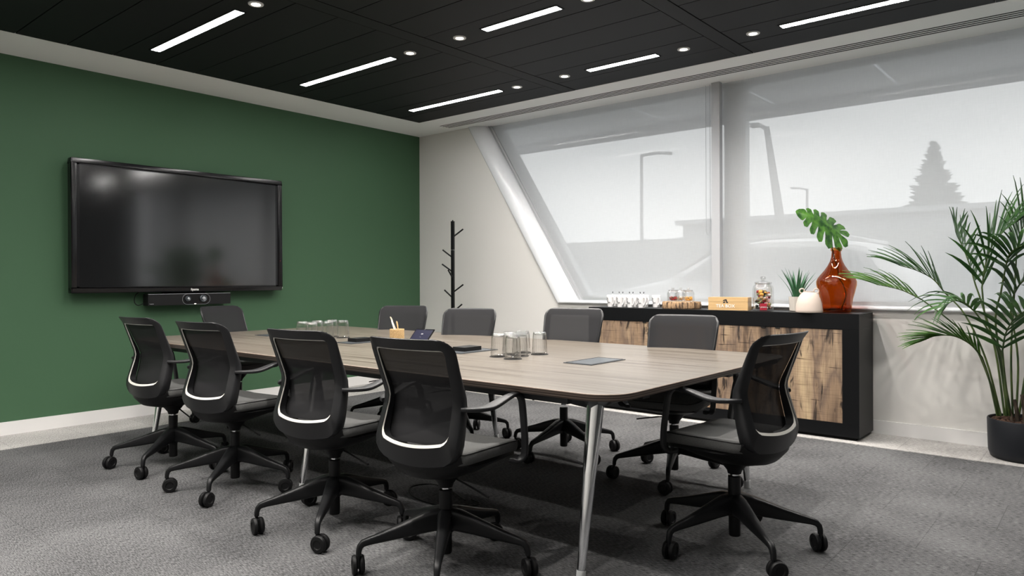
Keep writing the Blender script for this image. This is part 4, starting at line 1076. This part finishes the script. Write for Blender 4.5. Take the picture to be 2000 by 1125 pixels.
# succulent in faceted pot
sp = thing('potted_succulent', 'spiky green aloe in a pale faceted pot on the sideboard', 'plant', (4.70, -.17, STZ))
bm = bmesh.new(); lathe(bm, [(.050, 0), (.062, .004), (.068, .118), (.062, .118), (.060, .105)], 8); finish('pot', bm, 'potg', sp, angle=20)
bm = bmesh.new(); lathe(bm, [(.06, .100), (.03, .106), (.002, .107)], 16); finish('soil', bm, 'soil', sp)
rnd = random.Random(3)
for k in range(22):
    a = k*2.4; ring_ = k/22; L = .20+.09*rnd.random(); out = .35+.75*(1-ring_)
    P = []; c_, s_ = math.cos(a), math.sin(a)
    for i in range(7):
        t_ = i/6; rr = .015+.02*(1-ring_)+L*out*.56*(t_**1.35); zz = .103+L*(t_**.9)*(1-.16*out); P.append((rr*c_, rr*s_, zz))
    bm = bmesh.new(); sweep(bm, P, lambda i: [(q*(1-(i/6)**1.6)*.0135+q*.0004, (h_*(1-(i/6))*.005)) for q, h_ in ((-1, .3), (-.5, -.6), (.5, -.6), (1, .3), (0, .2))]); finish('leaf', bm, 'aloe', sp, angle=70)

# cream vase with ring handles
cv = thing('cream_vase', 'squat cream ceramic vase with two ring handles on the sideboard', 'vase', (4.853, -.352, STZ)); 
bm = bmesh.new(); lathe(bm, [(.098, 0), (.101, .003), (.100, .02), (.095, .065), (.082, .110), (.064, .142), (.047, .156), (.040, .158), (.040, .166), (.036, .166), (.036, .15)], 48); finish('vase_body', bm, 'cream', cv, angle=50)
for s in (-1, 1):
    c_ = Vector((s*.054, 0, .168)); c_.rotate(Matrix.Rotation(math.radians(35), 3, 'Z')); d_ = Vector((1, 0, 0)); d_.rotate(Matrix.Rotation(math.radians(35), 3, 'Z'))
    bm = bmesh.new(); sweep(bm, [c_+d_*.018*math.cos(a)+Vector((0, 0, .018*math.sin(a))) for a in [2*PI*i/20 for i in range(20)]], ell(.0055, .0055, 8), up=Vector((.57, -.82, 0)), closed=True); finish('ring_handle', bm, 'cream', cv)

# amber demijohn with monstera stem
bt_ = thing('amber_bottle', 'large amber glass demijohn on the right end of the sideboard', 'bottle', (5.01, -.19, STZ))
bm = bmesh.new()
prof_b = [(.090, 0), (.103, .004), (.108, .015), (.112, .06), (.120, .11), (.135, .165), (.146, .215), (.147, .240), (.138, .265), (.118, .292), (.090, .325), (.066, .360), (.048, .395), (.038, .430), (.034, .47), (.034, .480), (.040, .482), (.041, .505), (.039, .508), (.034, .506)]
lathe(bm, prof_b, 64, cap1=False); finish('bottle_body', bm, 'amber', bt_, angle=60)
bm = bmesh.new(); lathe(bm, [(r*.955, z+.006) for r, z in prof_b[:16]], 48, cap1=False); finish('inner_glass', bm, 'amber', bt_, angle=60)
ms = thing('monstera_stem', 'single glossy monstera leaf on a stem standing in the amber bottle', 'leaf', (5.0, -.205, STZ+.02))
bm = bmesh.new(); P = smooth_path([(.055, -.03, 0), (.075, -.02, .06), (.085, .0, .12), (.06, .01, .20), (.03, .01, .25), (.02, .01, .33), (-.005, 0, .42), (-.015, 0, .49), (-.02, 0, .57), (-.02, 0, .64)], 5)
sweep(bm, P, ell(.0045, .0045, 8), up=Vector((0, 1, 0))); finish('stem', bm, 'stem', ms)
# leaf in its own axes: A along midrib (toward tip), B across
Rt = Vector((RV.x, RV.y, 0)).normalized(); toward = Vector((-F.x, -F.y, 0)).normalized()
A = (Rt*-.85+Vector((0, 0, .50))+toward*.12).normalized(); B0 = (Rt*.42+Vector((0, 0, .72))-toward*.55).normalized(); B = (B0-A*A.dot(B0)).normalized(); NN = A.cross(B).normalized()
base = Vector((-.02, 0, .64))
LL, LW = .37, .155
def lp(a, b):   # a 0..1 along, b lateral in units
    x = (a-.15)*LL; y = b*LW
    droop = -.16*(abs(b)**1.6)*.28-.10*max(0, a-.3)**2
    return base+A*x+B*y+NN*(-droop*.5)+Vector((0, 0, droop*.35))
bm = bmesh.new()
mid_a = [-.02, .06, .18, .32, .46, .60, .74, .90]
out_p = [(-.34, .10), (-.30, .72), (-.04, 1.05), (.24, 1.10), (.48, .98), (.68, .78), (.86, .52), (1.08, .0)]
for s in (-1, 1):
    for k in range(7):
        N = 9; rows_ = []
        m0, m1 = Vector((mid_a[k], 0)), Vector((mid_a[k+1], 0)); o0, o1 = Vector(out_p[k]), Vector(out_p[k+1])
        cut = .34 if k not in (0, 6) else .75
        for i in range(N+1):
            t_ = i/N; p0 = m0.lerp(o0, t_); p1 = m1.lerp(o1, t_); c_ = p0.lerp(p1, .5)
            fr = 1.0 if t_ < cut else 1-.24*min(1, (t_-cut)/.2)
            if t_ > .74: fr *= max(.02, math.sqrt(max(0, 1-((t_-.74)/.26)**2)))
            q0 = c_+(p0-c_)*fr; q1 = c_+(p1-c_)*fr
            rows_.append([bm.verts.new(lp(q0.x, s*q0.y)), bm.verts.new(lp(c_.x, s*c_.y)+NN*.006*math.sin(PI*t_)), bm.verts.new(lp(q1.x, s*q1.y))])
        for r0, r1 in zip(rows_, rows_[1:]):
            bm.faces.new((r0[0], r0[1], r1[1], r1[0])); bm.faces.new((r0[1], r0[2], r1[2], r1[1]))
finish('leaf_blade', bm, 'monst', ms, angle=180, recalc=False)
bm = bmesh.new(); sweep(bm, [lp(a/10, 0)+NN*.002 for a in range(-1, 10)], lambda k: ell(.003*(1-k/13), .002, 6), up=NN); finish('midrib', bm, 'palm2', ms)

# ================================================================== PALM
PC = Vector((6.215, -.245, 0))
pot = thing('potted_palm', 'large kentia palm in a charcoal pot at the right edge by the window', 'plant', PC)
bm = bmesh.new(); lathe(bm, [(.165, .002), (.188, .012), (.200, .05), (.203, .14), (.206, .262), (.202, .270), (.196, .268), (.193, .24), (.190, .2)], 56, cap1=False); finish('pot', bm, 'pot', pot, angle=50)
bm = bmesh.new(); lathe(bm, [(.194, .232), (.15, .240), (.08, .246), (.01, .248)], 40); finish('soil', bm, 'soil', pot)
bm = bmesh.new(); rnd = random.Random(5)
for k in range(260):
    a = rnd.uniform(0, 2*PI); q = .185*math.sqrt(rnd.random()); s_ = rnd.uniform(.006, .014)
    ret = bmesh.ops.create_icosphere(bm, subdivisions=1, radius=s_); Mx = Matrix.Rotation(rnd.uniform(0, 3), 3, 'X')
    for v in ret['verts']: v.co = Mx @ Vector((v.co.x*1.3, v.co.y, v.co.z*.6))+Vector((q*math.cos(a), q*math.sin(a), .248))
finish('bark_chips', bm, 'soil', pot, smooth=False)['kind'] = 'stuff'
def frond(pts, nleaf, Lmax, material, droop=.3, splay=1.0, fwd=.6, seed=1, start=.0, wid=.012, petiole=None):
    """pts: petiole+rachis control points relative to world; leaflets on the rachis part"""
    rnd = random.Random(seed)
    pet = smooth_path([Vector(p)-PC for p in petiole], 5); rac = smooth_path([petiole[-1]]+list(pts), 6); rac = [Vector(p)-PC for p in rac]
    bm = bmesh.new(); n1 = len(pet); full = pet[:-1]+rac
    sweep(bm, full, lambda k: ell(.0065*(1-.8*k/len(full))+.0008, .0065*(1-.8*k/len(full))+.0008, 7), up=Vector((0, 1, .3)))
    st = finish('palm_stem', bm, 'stem', pot)
    bm = bmesh.new(); N = len(rac)
    for i in range(nleaf):
        t_ = start+(1-start)*(i+.5)/nleaf; f_ = t_*(N-1); k = min(int(f_), N-2); p = rac[k].lerp(rac[k+1], f_-k); tan = (rac[min(k+2, N-1)]-rac[max(k-1, 0)]).normalized()
        side0 = tan.cross(Vector((0, 0, 1)))
        side0 = (side0.normalized() if side0.length > .05 else Vector((1, 0, 0)))
        # turn the blade plane partly to face the room
        L = Lmax*(.55+.75*math.sin(PI*min(1, t_*.80+.12)))*rnd.uniform(.9, 1.08)*.8
        for s in (-1, 1):
            upv = side0.cross(tan).normalized()
            d0 = (side0*s*splay+tan*fwd*(1+.6*t_)+upv*.35+Vector((rnd.uniform(-.06, .06), rnd.uniform(-.06, .06), rnd.uniform(-.06, .06)))).normalized()
            M_ = 6; prev = None; q = p.copy(); dv = d0.copy(); wv = dv.cross(upv).normalized()
            rowsv = []
            for j in range(M_+1):
                tt = j/M_; ww = wid*(.35+1.3*tt if tt < .35 else (1-((tt-.35)/.65)**1.5)*.82)+.0004; wdir = dv.cross(upv).normalized()
                q2 = q+upv*.002; rowsv.append((bm.verts.new(q-wdir*ww-upv*ww*.45), bm.verts.new(q2), bm.verts.new(q+wdir*ww-upv*ww*.45)))
                q = q+dv*L/M_; dv = (dv+Vector((0, 0, -droop))*(.10+.30*tt)).normalized()
                if q.y+PC.y > .06: q.y = .06-PC.y
            for a, b in zip(rowsv, rowsv[1:]):
                bm.faces.new((a[0], a[1], b[1], b[0])); bm.faces.new((a[1], a[2], b[2], b[1]))
    o = finish('palm_frond', bm, material, pot, angle=180, recalc=False)
    return o
#PALM0
frond([(5.535, -0.44, 1.129), (5.445, -0.48, 1.158), (5.372, -0.5, 1.173)], 11, 0.39, 'palm2', droop=0.42, splay=0.8, fwd=0.9, seed=3, wid=0.01215, petiole=[(6.08, -0.24, 0.274), (6.032, -0.25, 0.489), (5.935, -0.3, 0.769), (5.789, -0.35, 0.936), (5.641, -0.4, 1.068)])
frond([(5.677, -0.2, 1.212), (5.579, -0.24, 1.276), (5.47, -0.28, 1.315)], 10, 0.39, 'palm', droop=0.42, splay=0.7, fwd=1, seed=4, wid=0.01485, petiole=[(6.089, -0.24, 0.275), (5.997, -0.2, 0.658), (5.873, -0.18, 0.957), (5.75, -0.18, 1.112)])
frond([(5.895, -0.15, 1.321), (5.855, -0.15, 1.443), (5.823, -0.15, 1.517), (5.811, -0.15, 1.554)], 12, 0.468, 'palm', droop=0.336, splay=1.1, fwd=0.45, seed=5, wid=0.01485, petiole=[(6.109, -0.23, 0.276), (6.057, -0.2, 0.698), (5.978, -0.16, 1.014), (5.931, -0.15, 1.175)])
frond([(6.015, -0.36, 1.299), (6.056, -0.36, 1.436), (6.123, -0.34, 1.538), (6.198, -0.3, 1.605)], 12, 0.442, 'palm', droop=0.54, splay=0.7, fwd=0.9, seed=6, wid=0.02025, petiole=[(6.128, -0.25, 0.282), (6.082, -0.3, 0.708), (6.013, -0.33, 0.95), (5.995, -0.35, 1.153)])
frond([(6.149, -0.38, 1.365), (6.194, -0.42, 1.413), (6.266, -0.46, 1.433), (6.348, -0.5, 1.416)], 12, 0.416, 'palm', droop=0.9, splay=0.9, fwd=0.7, seed=7, wid=0.0162, petiole=[(6.147, -0.24, 0.282), (6.068, -0.3, 0.881), (6.102, -0.34, 1.125), (6.127, -0.36, 1.27)])
frond([(5.935, -0.42, 0.77), (5.846, -0.48, 0.825), (5.749, -0.52, 0.823), (5.686, -0.55, 0.794)], 16, 0.26, 'palm2', droop=0.264, splay=0.55, fwd=1.2, seed=8, wid=0.01485, petiole=[(6.07, -0.25, 0.275), (6.031, -0.32, 0.531), (5.998, -0.38, 0.681)])
frond([(5.923, -0.54, 1.052), (5.861, -0.58, 1.065), (5.808, -0.62, 1.024)], 10, 0.312, 'palm', droop=1.02, splay=0.9, fwd=0.6, seed=9, wid=0.0162, petiole=[(6.123, -0.26, 0.282), (6.111, -0.36, 0.68), (6.041, -0.45, 0.871), (5.976, -0.5, 0.99)])
frond([(6.16, -0.2, 1.106), (6.205, -0.22, 1.187), (6.277, -0.25, 1.228), (6.361, -0.28, 1.211)], 10, 0.416, 'palm', droop=0.84, splay=0.9, fwd=0.7, seed=10, wid=0.0189, petiole=[(6.174, -0.22, 0.283), (6.182, -0.2, 0.671), (6.142, -0.2, 0.984)])
frond([(6.143, -0.48, 0.86), (6.194, -0.52, 0.957), (6.269, -0.58, 1.017), (6.354, -0.62, 1.037)], 12, 0.351, 'palm', droop=0.48, splay=1, fwd=0.6, seed=11, wid=0.01755, petiole=[(6.141, -0.27, 0.286), (6.124, -0.38, 0.58), (6.119, -0.44, 0.738)])
frond([(6.446, -0.4, 1.227), (6.55, -0.46, 1.354), (6.672, -0.5, 1.381)], 12, 0.442, 'palm', droop=0.6, splay=1, fwd=0.7, seed=12, wid=0.0162, petiole=[(6.19, -0.24, 0.288), (6.252, -0.3, 0.684), (6.365, -0.36, 1.029)])
frond([(6.353, -0.14, 1.434), (6.435, -0.14, 1.602), (6.569, -0.16, 1.693)], 12, 0.468, 'palm', droop=0.48, splay=1, fwd=0.7, seed=13, wid=0.0162, petiole=[(6.186, -0.2, 0.281), (6.255, -0.16, 0.742), (6.325, -0.14, 1.228)])
frond([(6.188, -0.12, 1.511), (6.235, -0.12, 1.631), (6.311, -0.12, 1.714)], 11, 0.468, 'palm', droop=0.54, splay=0.9, fwd=0.8, seed=14, wid=0.01485, petiole=[(6.155, -0.23, 0.282), (6.142, -0.18, 0.702), (6.16, -0.14, 1.158), (6.168, -0.12, 1.37)])
#PALM1
for k, (dx, dy, h_, r_) in enumerate([(-.03, .0, .16, .016), (.015, -.02, .20, .018), (.05, .02, .14, .014), (-.06, -.02, .10, .012)]):
    bm = bmesh.new(); sweep(bm, [(dx, dy, .235), (dx-.005, dy, .235+h_*.5), (dx-.02, dy+.004, .235+h_)], lambda q: ell(r_*(1-.18*q), r_*(1-.18*q), 10), up=Vector((0, 1, 0))); finish('stem_base', bm, 'fibre', pot)
